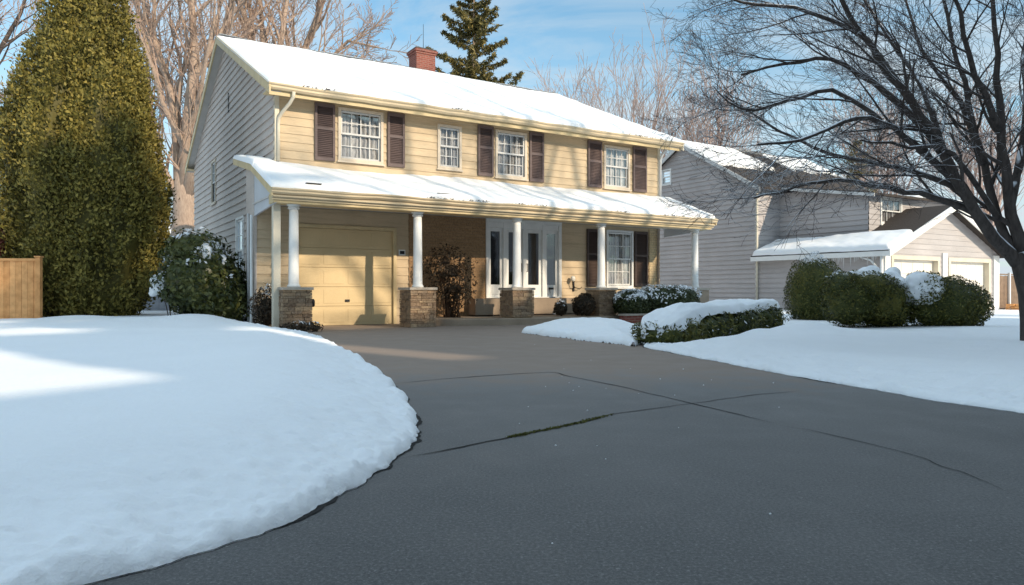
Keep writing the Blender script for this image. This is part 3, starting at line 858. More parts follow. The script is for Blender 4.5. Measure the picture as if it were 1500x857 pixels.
    for k in range(4):
        a, b = bays[k]+(.0 if k == 0 else .055), bays[k+1]-(.0 if k == 3 else .055)
        nm = 'door' if k in (1, 2) else 'sidelight'
        zt = dz1-.16; zb = 1.06
        d = MB(); w_ = .10 if nm == 'door' else .09
        d.box(a, a+w_, -.04, .0, dz0, zt, lower); d.box(b-w_, b, -.04, .0, dz0, zt, lower)
        d.box(a+w_, b-w_, -.04, .0, zt-.10, zt, lower); d.box(a+w_, b-w_, -.04, .0, dz0, zb, lower)
        d.box(a+w_+.04, b-w_-.04, .0, .014, dz0+.07, zb-.07, lower)
        do = d.build(nm, 'white', e, bevel=.004)
        g_ = MB(); g_.add([lower(a+w_, -.02, zb), lower(b-w_, -.02, zb), lower(b-w_, -.02, zt-.1), lower(a+w_, -.02, zt-.1)], [(0, 1, 2, 3)])
        g_.build('pane', 'dark_glass', do)
        rm = MB(); rm.box(a, b, -.3, -.28, dz0, zt, lower); rm.build('recess', 'room', do)
        if nm == 'door':
            x = b-.05 if k == 1 else a+.05
            MB().tube([lower(x, .0, 1.45), lower(x, .05, 1.45), lower(x, .05, 1.68), lower(x, .0, 1.68)], [.012]*4, 6).build('handle', 'dark', do)
    if True:
        mb = MB(); mb.box(8.12, 8.30, .0, .03, .92, .98, lower); mb.tube([lower(8.16, .02, .93), lower(8.17, .03, .80)], [.008, .006], 5); mb.build('mail_slot', 'dark', e)
    # stoop, porch slab
    MB().box(5.35, 9.25, 1.28, DL-.03, .20, .66).build('stoop', 'concrete', h, bevel=.015)
    n = 40; prof = [(3.42, 1.9)]
    for k in range(n+1):
        x = 3.42+(11.2-3.42)*k/n; prof.append((x, .35-.95*math.sin(math.pi*k/n)**.6))
    prof.append((11.2, 1.9))
    mb = MB(); m = len(prof)
    mb.prism(prof, 2, -.05, .17); mb.build('porch_floor', 'concrete', h, bevel=.02)
    # ---- columns on stone piers
    piers = [(0.02, 0, .32), (3.03, 0, .335), (5.9, .2, .33), (8.76, .17, .31), (12.5, .0, .31)]
    for k, (s, zb, hw) in enumerate(piers):
        rr = random.Random(40+k)
        if k < 4:
            mb = MB(); z = zb
            core = hw-.03
            mb.box(s-core, s+core, -core, core, zb-.05, .90)
            while z < .895:
                hh = min(rr.choice((.05, .065, .08, .10)), .90-z)
                for face in range(4):
                    x = -hw
                    while x < hw-.01:
                        ww = min(rr.uniform(.09, .30), hw-x)
                        if hw-x-ww < .06: ww = hw-x
                        o = hw-.012+rr.uniform(0, .022)
                        a, b = x+.004, x+ww-.004
                        c = core-.02
                        if face == 0: mb.box(s+a, s+b, -o, -c, z+.004, z+hh-.004)
                        elif face == 1: mb.box(s+a, s+b, c, o, z+.004, z+hh-.004)
                        elif face == 2: mb.box(s-o, s-c, a, b, z+.004, z+hh-.004)
                        else: mb.box(s+c, s+o, a, b, z+.004, z+hh-.004)
                        x += ww
                z += hh
            p = mb.build('stone_pier', 'stone', h)
        else:
            p = MB().box(s-hw, s+hw, -hw, hw, -.05, .90).build('pier', 'concrete', h, bevel=.01)
        MB().box(s-hw-.03, s+hw+.03, -hw-.03, hw+.03, .903, .965).build('pier_cap', 'cap', p, bevel=.008)
        c = MB().lathe(s, 0, [(.145, .966), (.145, 1.0), (.125, 1.02), (.116, 1.05), (.112, 1.4), (.102, 2.62), (.098, 2.70)], 20)
        co = c.build('column', 'white', h)
        MB().lathe(s, 0, [(.108, 2.70), (.135, 2.715), (.135, 2.735), (.118, 2.745), (.122, 2.77), (.165, 2.80), (.17, 2.825)], 20).build('capital', 'white', co)
    MB().box(-.42, -.26, .02, .18, 0, 2.95).build('corner_post', 'pale_trim', h, bevel=.006)
    # lantern on pier one, wall lamp, number plate
    mb = MB(); mb.box(.36, .40, -.03, .03, .60, .64); mb.lathe(.44, 0, [(.03, .52), (.055, .55), (.055, .66), (.03, .70)], 10); mb.build('lantern', 'dark', h)
    pl = MB().box(3.25, 3.44, .03, .05, 1.83, 1.98, lower).build('wall_plate', 'white', h, bevel=.004)
    MB().box(3.28, 3.41, .051, .056, 1.86, 1.95, lower).build('wall_plate_inset', 'dark', pl)
    wl = MB(); wl.box(9.02, 9.08, .0, .04, .86, 1.18, lower); wl.tube([lower(9.05, .03, 1.0), lower(9.05, .12, .98), lower(8.95, .16, 1.04), lower(8.93, .16, 1.16)], [.012]*4, 6)
    wl.tube([lower(9.05, .05, 1.0), lower(9.2, .14, .93), lower(9.32, .1, 1.0)], [.010]*3, 6)
    w_ = wl.build('wall_lamp', 'dark', h)
    MB().lathe(8.93, DL-.16, [(.02, 1.16), (.06, 1.19), (.075, 1.25), (.06, 1.31), (.02, 1.34)], 12).build('lamp_globe', 'bulb', w_)
    return h

# ================================================================== NEIGHBOUR
NX, NY = 10.16, 30.0
def build_neighbour():
    h = thing('neighbour_house', (NX, NY, 0), 'grey clapboard house behind the snow covered hedges with a two door garage wing', 'house', HROT)
    left = lambda a, o, z: (0-o, a, z)
    up_left = lambda a, o, z: (1.5-o, a, z)
    wing = lambda a, o, z: (a, -5.5-o, z)
    frontw = lambda a, o, z: (a, -4.0-o, z)
    sl = .564
    clip = lambda z: (0, 8.4) if z < 5.3 else ((z-5.3)/sl, 8.4-(z-5.3)/sl)
    vent = (5.0, 5.5, 6.0, 6.6)
    mb = MB(); lap_wall(mb, 0, 8.4, 0, 7.6, left, (vent,), .2, .045, clip=clip); mb.build('gable_wall', 'neighbour_siding', h)
    window(h, *vent, left, 1, 2, 'white', 'dim_curtain')
    mb = MB(); lap_wall(mb, 0, 9, 0, 5.3, lambda a, o, z: (a, 0-o, z), (), .2); lap_wall(mb, 0, 9, 0, 5.3, lambda a, o, z: (a, 8.4+o, z), (), .2)
    lap_wall(mb, 0, 8.4, 0, 7.6, lambda a, o, z: (9+o, a, z), (), .2, clip=clip); mb.build('wall', 'neighbour_siding', h)
    # roof
    def slab(poly, x0, x1, nm, m, par, th=.1):
        (d0, z0), (d1, z1) = poly
        mb = MB(); mb.prism([(d0, z0), (d1, z1), (d1, z1-th), (d0, z0-th)], 0, x0, x1); return mb.build(nm, m, par)
    rf = slab(((-.35, 5.14), (4.2, 7.72)), -.25, 9.2, 'roof', 'shingle', h)
    slab(((4.2, 7.72), (8.75, 5.14)), -.25, 9.2, 'rear_slope', 'shingle', rf)
    snow_sheet(rf, -.25, 3.6, [(1.6, 6.245), (4.2, 7.725)], .12, seed=3.3, ns=60, nd=20, ragged=.5)
    snow_sheet(rf, 5.5, 9.2, [(2.3, 6.64), (4.2, 7.725)], .10, seed=6.3, ns=60, nd=20, ragged=.5)
    snow_sheet(rf, -.25, 9.2, [(8.75, 5.145), (4.2, 7.725)], .12, seed=4.1, ns=40, nd=12)
    mb = MB()
    for x0, x1 in ((-.27, -.23), (9.18, 9.22)):
        mb.prism([(-.38, 5.14), (4.2, 7.74), (8.78, 5.14), (8.78, 4.95), (4.2, 7.54), (-.38, 4.95)], 0, x0, x1)
    mb.build('rake_board', 'grey_white', h)
    MB().box(-.02, .06, -.03, .05, 0, 5.2).build('corner_board', 'grey_white', h)
    mb = MB(); mb.tube([(-.08, -.1, 4.9), (-.08, -.1, .1)], [.05, .05], 8); mb.build('downspout', 'pale_trim', h)
    # upper block set back over the wing
    mb = MB(); lap_wall(mb, -4, 0, 2.6, 5.0, up_left, (), .2, .04, clip=lambda z: (-4, 0) if z < 4.6 else (-4+(z-4.6)/.17, 0))
    lap_wall(mb, 1.5, 9, 2.6, 4.6, frontw, ((2.3, 3.6, 3.5, 4.45),), .2); mb.build('upper_wall', 'neighbour_siding', h)
    window(h, 2.3, 3.6, 3.5, 4.45, frontw, 3, 1, 'white', 'dim_curtain')
    ur = slab(((-4.4, 4.56), (-.3, 5.26)), 1.2, 9.2, 'upper_roof', 'shingle', h)
    snow_sheet(ur, 4.5, 9.2, [(-4.45, 4.565), (-.5, 5.23)], .08, seed=9.3, ns=60, nd=14, ragged=.4)
    mb = MB(); mb.box(1.17, 1.21, -4.42, -.3, 4.40, 4.52, lambda x, y, z: (x, y, z+(y+4.42)*.17)); mb.build('rake_board', 'grey_white', ur)
    # wing
    W = 8.0
    mb = MB(); lap_wall(mb, -5.5, 0, 0, 2.42, left, (), .2, .04); lap_wall(mb, -5.5, 0, 0, 2.42, lambda a, o, z: (W+o, a, z), (), .2)
    g1 = (.55, 3.45, -.1, 2.0); g2 = (4.35, 7.25, -.1, 2.0)
    wclip = lambda z: (0, W) if z < 2.42 else ((z-2.42)/.405, W-(z-2.42)/.405)
    lap_wall(mb, 0, W, 0, 4.0, wing, (g1, g2), .2, clip=wclip); mb.build('garage_wall', 'neighbour_siding', h)
    def slope(sg):
        f = lambda s: s if sg > 0 else W-s
        mb = MB(); vs = [(f(-.35), 2.30), (f(4), 4.13), (f(4), 4.04), (f(-.35), 2.21)]
        mb.prism(vs, 1, -5.9, .0); return mb.build('wing_roof', 'shingle', h)
    wr = slope(1); slope(-1)
    snow_sheet(wr, -5.92, -.06, [(-.40, 2.30), (1.1, 2.925)], .16, seed=12, ns=100, nd=24, swap=True, edge=.14, ragged=.06)
    snow_sheet(wr, -5.92, -.06, [(W+.40, 2.30), (W-2.9, 3.665)], .13, seed=15, ns=60, nd=16, swap=True)
    mb = MB()
    for sg in (1, -1):
        f = lambda s: s if sg > 0 else W-s
        mb.prism([(f(-.38), 2.32), (f(4), 4.17), (f(4), 3.92), (f(-.38), 2.06)], 1, -5.95, -5.90)
    mb.build('rake_board', 'white', wr)
    MB().box(-.37, -.33, -5.9, 0, 2.08, 2.26).build('fascia', 'white', wr)
    MB().box(-.33, .0, -5.88, 0, 2.10, 2.12).build('soffit', 'pale_trim', wr)
    for a0, a1, z0, z1 in (g1, g2):
        mb = MB(); ring(mb, a0, a1, 0, z1, .14, -.23, .04, wing, 0); mb.build('garage_frame', 'pale_trim', h)
        gd = MB().box(a0, a1, -.22, -.18, 0, z1, wing).build('garage_door', 'white_door', h)
        for k in range(4):
            b, t = z1*k/4+.005, z1*(k+1)/4-.005; mb = MB(); mb.box(a0+.003, a1-.003, -.178, -.16, b, t, wing)
            for c in range(4):
                cw = (a1-a0)/4; mb.box(a0+cw*c+.08, a0+cw*(c+1)-.08, -.16, -.152, b+.09, t-.09, wing)
            mb.build('door_section', 'white_door', gd)
        mb = MB(); mb.box(a0, a1, -.22, -.02, z1-.002, z1+.01, wing); mb.build('lintel', 'pale_trim', gd)
    for a0, a1 in ((-.03, .30), (3.75, 4.05), (7.6, 8.03)):
        MB().box(a0, a1, -.03, .07, 0, 2.3, wing).build('pilaster', 'white', h)
    # bracketed corner post of the side eave, with icicles
    mb = MB(); mb.tube([(-.30, -5.6, .0), (-.30, -5.6, 2.1)], [.06, .055], 8); mb.tube([(-.3, -5.6, 1.5), (-.3, -5.2, 1.95), (-.3, -4.8, 2.08)], [.035]*3, 6); mb.build('eave_post', 'white', h)
    rr = random.Random(4)
    for k in range(16):
        y = rr.uniform(-5.8, -3.6); L = rr.uniform(.1, .5); MB().tube([(-.36, y, 2.10), (-.36, y, 2.10-L)], [.018, .002], 5, cap=False).build('icicle', 'grey_white', wr)

# ================================================================== TREES AND SHRUBS
def build_arborvitae():
    base = Vector((-11.62, 19.6, 0))
    rng = np.random.default_rng(21)
    zs = np.array([.1, .5, 1.2, 2.2, 3.2, 4.3, 5.3, 6.6, 8.0, 9.2, 10.3, 11.3, 12.0])
    rs = np.array([1.2, 1.5, 1.8, 1.95, 2.05, 2.08, 1.95, 1.62, 1.16, .88, .6, .3, .03])
    cx = np.array([.0, .05, .1, .15, .1, .0, .02, .1, .1, .1, .1, .1, .1])
    def surf(th, z):
        r = np.interp(z, zs, rs); c = np.interp(z, zs, cx)
        lob = .13*noise(np.cos(th)*2.2+5, np.sin(th)*2.2, z*.22)+.10*noise(np.cos(th)*5, np.sin(th)*5, z*.55+9)+.06*noise(np.cos(th)*9, np.sin(th)*9, z*1.6)
        return c, r*(1+lob)
    t = thing('arborvitae', base, 'tall broad olive green evergreen left of the house, taller than the frame', 'tree')
    # crown: dark core plus upright sprays
    mb = MB()
    th, z = np.meshgrid(np.linspace(0, 2*np.pi, 60), np.linspace(.05, 11.9, 70), indexing='ij')
    c, r = surf(th, z); r = np.maximum(r-.42, .02)
    mb.grid(base.x+c+np.cos(th)*r, base.y+np.sin(th)*r, z)
    core_n = len(mb.v)
    n = 26000
    z = rng.uniform(.08, 11.9, n*3); keep = rng.random(n*3) < np.interp(z, zs, rs)/2.2; z = z[keep][:n]; n = len(z)
    th = rng.uniform(0, 2*np.pi, n)
    c, r = surf(th, z)
    ins = rng.random(n)**2*.42
    # vertical crevices between the plumes
    cre = noise(np.cos(th)*6+3, np.sin(th)*6, z*.35); r = r-ins-np.clip(-cre-.22, 0, 1)*.75
    r = r+.14*noise(np.cos(th)*9+1, np.sin(th)*9, z*2.6)
    kp = noise(np.cos(th)*8-4, np.sin(th)*8+2, z*1.5)+.35*noise(np.cos(th)*16, np.sin(th)*16, z*4) > -.42
    th, z, r, c = th[kp], z[kp], r[kp], c[kp]; n = len(z)
    P0 = np.c_[base.x+c+np.cos(th)*r, base.y+np.sin(th)*r, z]; N0 = np.c_[np.cos(th), np.sin(th), np.full(n, .25)]
    Vs = []; Fs = []; o = 0
    for k in range(5):
        up = np.c_[N0[:, 0]*.55, N0[:, 1]*.55, np.full(n, .8)]+rng.normal(size=(n, 3))*.7
        up /= np.linalg.norm(up, axis=1)[:, None]
        sd = np.cross(up, N0+rng.normal(size=(n, 3))*.6); sd /= np.linalg.norm(sd, axis=1)[:, None]
        L = rng.uniform(.055, .12, n)[:, None]; w = L*rng.uniform(.35, .6, n)[:, None]
        q = P0+rng.normal(size=(n, 3))*.075
        V = np.stack([q-up*L*.4, q+sd*w*.6, q+up*L*.7, q-sd*w*.6], 1).reshape(-1, 3)
        Vs.append(V); Fs.append(np.arange(len(V)).reshape(-1, 4)+o); o += len(V)
    mb.add(np.concatenate(Vs).tolist(), np.concatenate(Fs).tolist())
    mb.build('crown', 'arborvitae', t, base)
    tr = MB(); tr.tube([base+Vector((.1, 0, -.1)), base+Vector((.05, 0, 3)), base+Vector((.1, 0, 10))], [.22, .16, .03], 10); tr.build('trunk', 'tan_bark', t, base)

def conifer(name, label, base, H, r0, seed, n_wh=26, mat='fir', zlow=.12, group=None, dense=1.0, droop=.25, spread=(.6, 1.15), ls=1.0):
    rng = random.Random(seed); nr = np.random.default_rng(seed)
    base = Vector(base); t = thing(name, base, label, 'tree', 0, group)
    tr = MB(); tr.tube([base, base+Vector((.05, 0, H*.5)), base+Vector((0, 0, H))], [H*.016, H*.010, .02], 8)
    P = []; N = []
    for k in range(n_wh):
        f = (k+.5)/n_wh; z = H*(zlow+(1-zlow)*f**.9)
        L = r0*(1-f)**.75*rng.uniform(.75, 1.15)+.15
        m = rng.choice((3, 4, 5, 6))
        a0 = rng.uniform(0, 6.28)
        for j in range(m):
            if rng.random() < .26: continue
            a = a0+6.283*j/m+rng.uniform(-.3, .3); l = L*rng.uniform(*spread)
            d = Vector((math.cos(a), math.sin(a), 0)); pts = []
            for q in range(6):
                x = q/5; pts.append(base+Vector((0, 0, z))+d*l*x+Vector((0, 0, l*(.18*x-droop*2*x*x+.28*x**3))))
            tr.tube(pts, [.03+.02*(1-f)]+[.02*(1-q/6)+.006 for q in range(1, 6)], 4)
            cnt = int(60*dense*l/1.5)+14
            x = nr.random(cnt)**.7; i = np.minimum((x*5).astype(int), 4); A = np.array([list(p) for p in pts])
            p = A[i]+(A[i+1]-A[i])*(x*5-i)[:, None]
            sd = np.array([-d.y, d.x, 0]); wid = .32*l*(1.05-x)*.55+.10
            p = p+sd*(nr.uniform(-1, 1, cnt)*wid)[:, None]+np.c_[np.zeros(cnt), np.zeros(cnt), -nr.random(cnt)*.22]
            P.append(p); N.append(np.tile([d.x*.3, d.y*.3, .8], (cnt, 1)))
    P = np.concatenate(P); N = np.concatenate(N)
    mb = MB()
    for s_, a_ in ((.34, .22), (.22, .4)):
        V, Fc = leaves(nr, P+nr.normal(size=P.shape)*.05, N, s_*ls*max(.7, H/17), a_, .8); mb.add(V.tolist(), Fc.tolist())
    tr.build('trunk', 'tan_bark', t, base); mb.build('crown', mat, t, base)
    return t

def build_back_trees():
    # big pale tree behind the left corner of the house
    T = Tree(5); P = dict(seg=[6, 5, 5, 4], wig=[.16, .2, .25, .3], up=[.10, .10, .06, .03], sides=[7, 5, 4, 3], kids=[8, 6, 5], tmin=.22, ang=(18, 48), rr=.55, lr=(.45, .75), rmin=.012, tl=2)
    Y = 33.0
    base = at(268, 460, Y); base.z = 0
    trunk = [base, at(268, 380, Y), at(272, 320, Y), at(268, 255, Y)]
    trunk.append(at(270, 225, Y)); T.trunk.tube(trunk, [.74, .62, .55, .40, .2], 12)
    for pts, r in (([(268, 290), (260, 180), (240, 100), (205, 30), (190, -60)], .30), ([(269, 290), (276, 170), (285, 80), (280, -10), (290, -90)], .30), ([(270, 305), (300, 150), (325, 60), (345, -20), (360, -90)], .26),
                   ([(268, 300), (235, 240), (222, 170), (215, 90), (200, 30)], .16), ([(272, 310), (298, 230), (312, 140), (320, 70)], .14), ([(266, 280), (252, 140), (225, 50), (228, -60)], .2)):
        q = [at(u, v, Y+T.r.uniform(-2, 2)*(i/3)) for i, (u, v) in enumerate(pts)]
        rad = [r*(1-.75*i/(len(q)-1))*(1.25 if i == 0 else 1) for i in range(len(q))]
        T.trunk.tube(q, rad, 8)
        T.children(q, rad, (q[-1]-q[0]).length*.75, 0, P, 13, .12)
    T.done('bare_tree', base, 'big pale barked bare tree behind the left end of the house', 'tree', 'tan_bark', 'tan_twig', 'bare trees behind the houses')
    # second multi-stem tree showing over the roof
    T = Tree(9); Y = 37.0; base = at(400, 450, Y); base.z = 0
    T.trunk.tube([base, at(398, 300, Y), at(395, 180, Y)], [.6, .5, .4], 10)
    for pts, r in (([(395, 190), (370, 60), (340, -30)], .26), ([(395, 190), (410, 70), (425, -30)], .24), ([(396, 200), (440, 90), (470, 10), (490, -60)], .24), ([(396, 210), (460, 110), (510, 60), (555, 70)], .15), ([(396, 220), (450, 130), (500, 100), (535, 92)], .13), ([(395, 190), (385, 60), (378, -60)], .2)):
        q = [at(u, v, Y+T.r.uniform(-1.5, 1.5)*i) for i, (u, v) in enumerate(pts)]
        rad = [r*(1-.7*i/(len(q)-1)) for i in range(len(q))]
        T.trunk.tube(q, rad, 7); T.children(q, rad, (q[-1]-q[0]).length*.6, 0, P, 11, .2)
    T.done('bare_tree', base, 'bare tree with spreading limbs rising above the left half of the snowy roof', 'tree', 'tan_bark', 'tan_twig', 'bare trees behind the houses')
    # bare tree at the left frame edge
    T = Tree(13); Y = 30; base = at(-60, 455, Y); base.z = 0
    P2 = dict(P, ang=(25, 60), kids=[7, 5, 4])
    T.trunk.tube([base, at(-55, 300, Y), at(-50, 180, Y), at(-48, 150, Y)], [.4, .31, .2, .08], 9)
    for pts, r in (([(-50, 200), (-10, 90), (30, 20), (50, -40)], .13), ([(-52, 230), (0, 140), (45, 130), (80, 160)], .08), ([(-50, 180), (-20, 60), (0, -40)], .14), ([(-52, 260), (-10, 195), (20, 150)], .08)):
        q = [at(u, v, Y+T.r.uniform(-.7, .7)*i) for i, (u, v) in enumerate(pts)]
        rad = [r*(1-.7*i/(len(q)-1)) for i in range(len(q))]
        T.trunk.tube(q, rad, 6); T.children(q, rad, (q[-1]-q[0]).length*.55, 0, P2, 8, .25)
    T.done('bare_tree', base, 'thin bare tree at the left edge behind the evergreen', 'tree', 'dark_bark', 'tan_twig', 'bare trees behind the houses')
    # far trees over the right end of the roof
    PF = dict(seg=[5, 4, 4, 3], wig=[.12, .18, .22, .25], up=[.15, .14, .1, .06], sides=[5, 4, 3, 3], kids=[7, 5, 3], tmin=.2, ang=(16, 42), rr=.5, lr=(.45, .7), rmin=.016, tl=1)
    for (u, vt, Y, lab, sd, k) in ((918, 118, 62, 'small far reddish bare tree above the right end of the main roof', 31, 5), (820, 134, 66, 'far bare tree just peeping over the middle of the roof ridge', 32, 4), (1045, 148, 56, 'far bare tree rising behind the neighbouring snowy roof', 33, 7), (990, 170, 58, 'slim far bare tree in the gap between the two roofs', 36, 6),
                              (1290, 175, 60, 'far bare tree behind the neighbouring garage', 34, 9), (1440, 160, 58, 'far bare tree at the right edge behind the garage wing', 35, 9)):
        T = Tree(sd); base = at(u, 440, Y); base.z = 0; H = at(u, vt, Y).z
        for j in range(k):
            a = 6.283*j/k+T.r.uniform(-.3, .3); sp = T.r.uniform(.05, .32)
            d = Vector((math.cos(a)*sp, math.sin(a)*sp, 1)).normalized()
            st = base+Vector((0, 0, H*.18))
            T.grow(st, d, H*.78*T.r.uniform(.75, 1.0), H*.012, 0, PF)
        T.trunk.tube([base, base+Vector((0, 0, H*.22))], [H*.022, H*.018], 7)
        T.done('bare_tree', base, lab, 'tree', 'far_twig', 'far_twig', 'bare trees behind the houses')
    b = at(694, 440, 46); b.z = 0
    conifer('spruce_tree', 'ragged spruce rising behind the roof beside the chimney', b, 20.2, 5.0, 23, 24, zlow=.42, dense=2.0, droop=.04, spread=(.5, 1.1), ls=.9, group='spruces behind the roofs')
    b = at(1255, 440, 46); b.z = 0
    conifer('spruce_tree', 'small dark spruce tip showing behind the neighbouring roof', b, 10.6, 2.4, 18, 20, zlow=.2, group='spruces behind the roofs')

def build_front_tree():
    T = Tree(77)
    P = dict(seg=[7, 6, 5, 4, 3], wig=[.15, .17, .2, .24, .28], up=[.03, .015, .02, .03, .03], sides=[7, 5, 4, 3, 3], kids=[8, 6, 4, 3], tmin=.15, ang=(16, 46), rr=.48, lr=(.5, .85), rmin=.0023, tl=2, flat=.2)
    Y = 9.9
    base = at(1511, 505, Y); base.z = .0
    T.trunk.tube([base+Vector((0, 0, -.05)), base+Vector((-.01, 0, .12)), at(1509, 470, Y), at(1506, 430, Y), at(1497, 388, Y), at(1490, 370, Y)], [.16, .125, .118, .118, .125, .11], 14)
    limbs = [
        ([(1490, 385), (1440, 330), (1400, 265), (1372, 205), (1335, 150), (1290, 90), (1248, 25), (1215, -50)], 9.9, 8.8, .088, 12, 1.0),
        ([(1374, 210), (1335, 165), (1280, 122), (1215, 88), (1150, 95), (1085, 110)], 9.6, 10.6, .06, 12, 1.0),
        ([(1400, 262), (1340, 215), (1290, 178), (1235, 178), (1170, 205), (1110, 212)], 9.8, 8.2, .05, 11, .9),
        ([(1408, 280), (1340, 250), (1270, 238), (1190, 215), (1120, 180), (1062, 140)], 9.8, 11.2, .045, 12, .9),
        ([(1425, 310), (1370, 288), (1300, 276), (1230, 262), (1165, 275), (1105, 290)], 9.8, 9.2, .05, 11, .8),
        ([(1390, 245), (1350, 130), (1300, 50), (1255, -20)], 9.7, 11.5, .05, 10, 1.0),
        ([(1492, 380), (1462, 320), (1440, 235), (1420, 150), (1395, 60), (1375, -40)], 9.9, 10.6, .075, 12, 1.0),
        ([(1494, 372), (1478, 280), (1466, 180), (1460, 80), (1455, -40)], 9.9, 9.6, .085, 11, 1.0),
        ([(1440, 240), (1405, 150), (1350, 70), (1320, -30)], 10.1, 11.6, .05, 10, 1.0),
        ([(1466, 190), (1430, 110), (1405, 20), (1390, -60)], 9.7, 8.4, .05, 9, 1.0),
        ([(1492, 375), (1530, 290), (1560, 190), (1580, 90), (1590, 0)], 9.9, 9.4, .08, 9, 1.0),
        ([(1480, 300), (1500, 200), (1500, 90), (1510, -20)], 9.9, 11.5, .06, 9, 1.0),
        ([(1492, 380), (1540, 330), (1620, 270), (1700, 220)], 9.9, 10.5, .06, 8, .9),
        ([(1335, 150), (1270, 60), (1190, 20), (1110, 5), (1050, -5)], 9.4, 9.9, .045, 11, .9),
        ([(1290, 178), (1220, 130), (1150, 150), (1085, 160), (1045, 125)], 9.2, 9.9, .035, 11, .8),
        ([(1462, 320), (1395, 225), (1330, 215), (1260, 205)], 9.9, 8.6, .04, 10, .8),
    ]
    for pts, y0, y1, r, k, sc_ in limbs:
        n = len(pts); raw = [at(u, v, y0+(y1-y0)*i/(n-1)) for i, (u, v) in enumerate(pts)]
        # smooth and roughen
        q = []
        for i in range(n-1):
            p0, p1, p2, p3 = raw[max(i-1, 0)], raw[i], raw[i+1], raw[min(i+2, n-1)]
            for j in range(3):
                t = j/3; v = .5*((2*p1)+(p2-p0)*t+(2*p0-5*p1+4*p2-p3)*t*t+(3*p1-p0-3*p2+p3)*t**3)
                q.append(v+T.rnd()*.022)
        q.append(raw[-1]); q[0] = raw[0]
        rad = [r*(1-.80*(i/(len(q)-1))**.8)+.004 for i in range(len(q))]
        T.trunk.tube(q, rad, 8)
        T.children(q, rad, 2.1*sc_, 0, P, max(6, int(k*.8)), .10)
    T.done('bare_maple', base, 'dark bare tree in front at the right edge with snow lying on its limbs', 'tree', 'dark_bark', 'twig')

def W2(s, d): return (HX+.851*s-.526*d, HY+.526*s+.851*d)

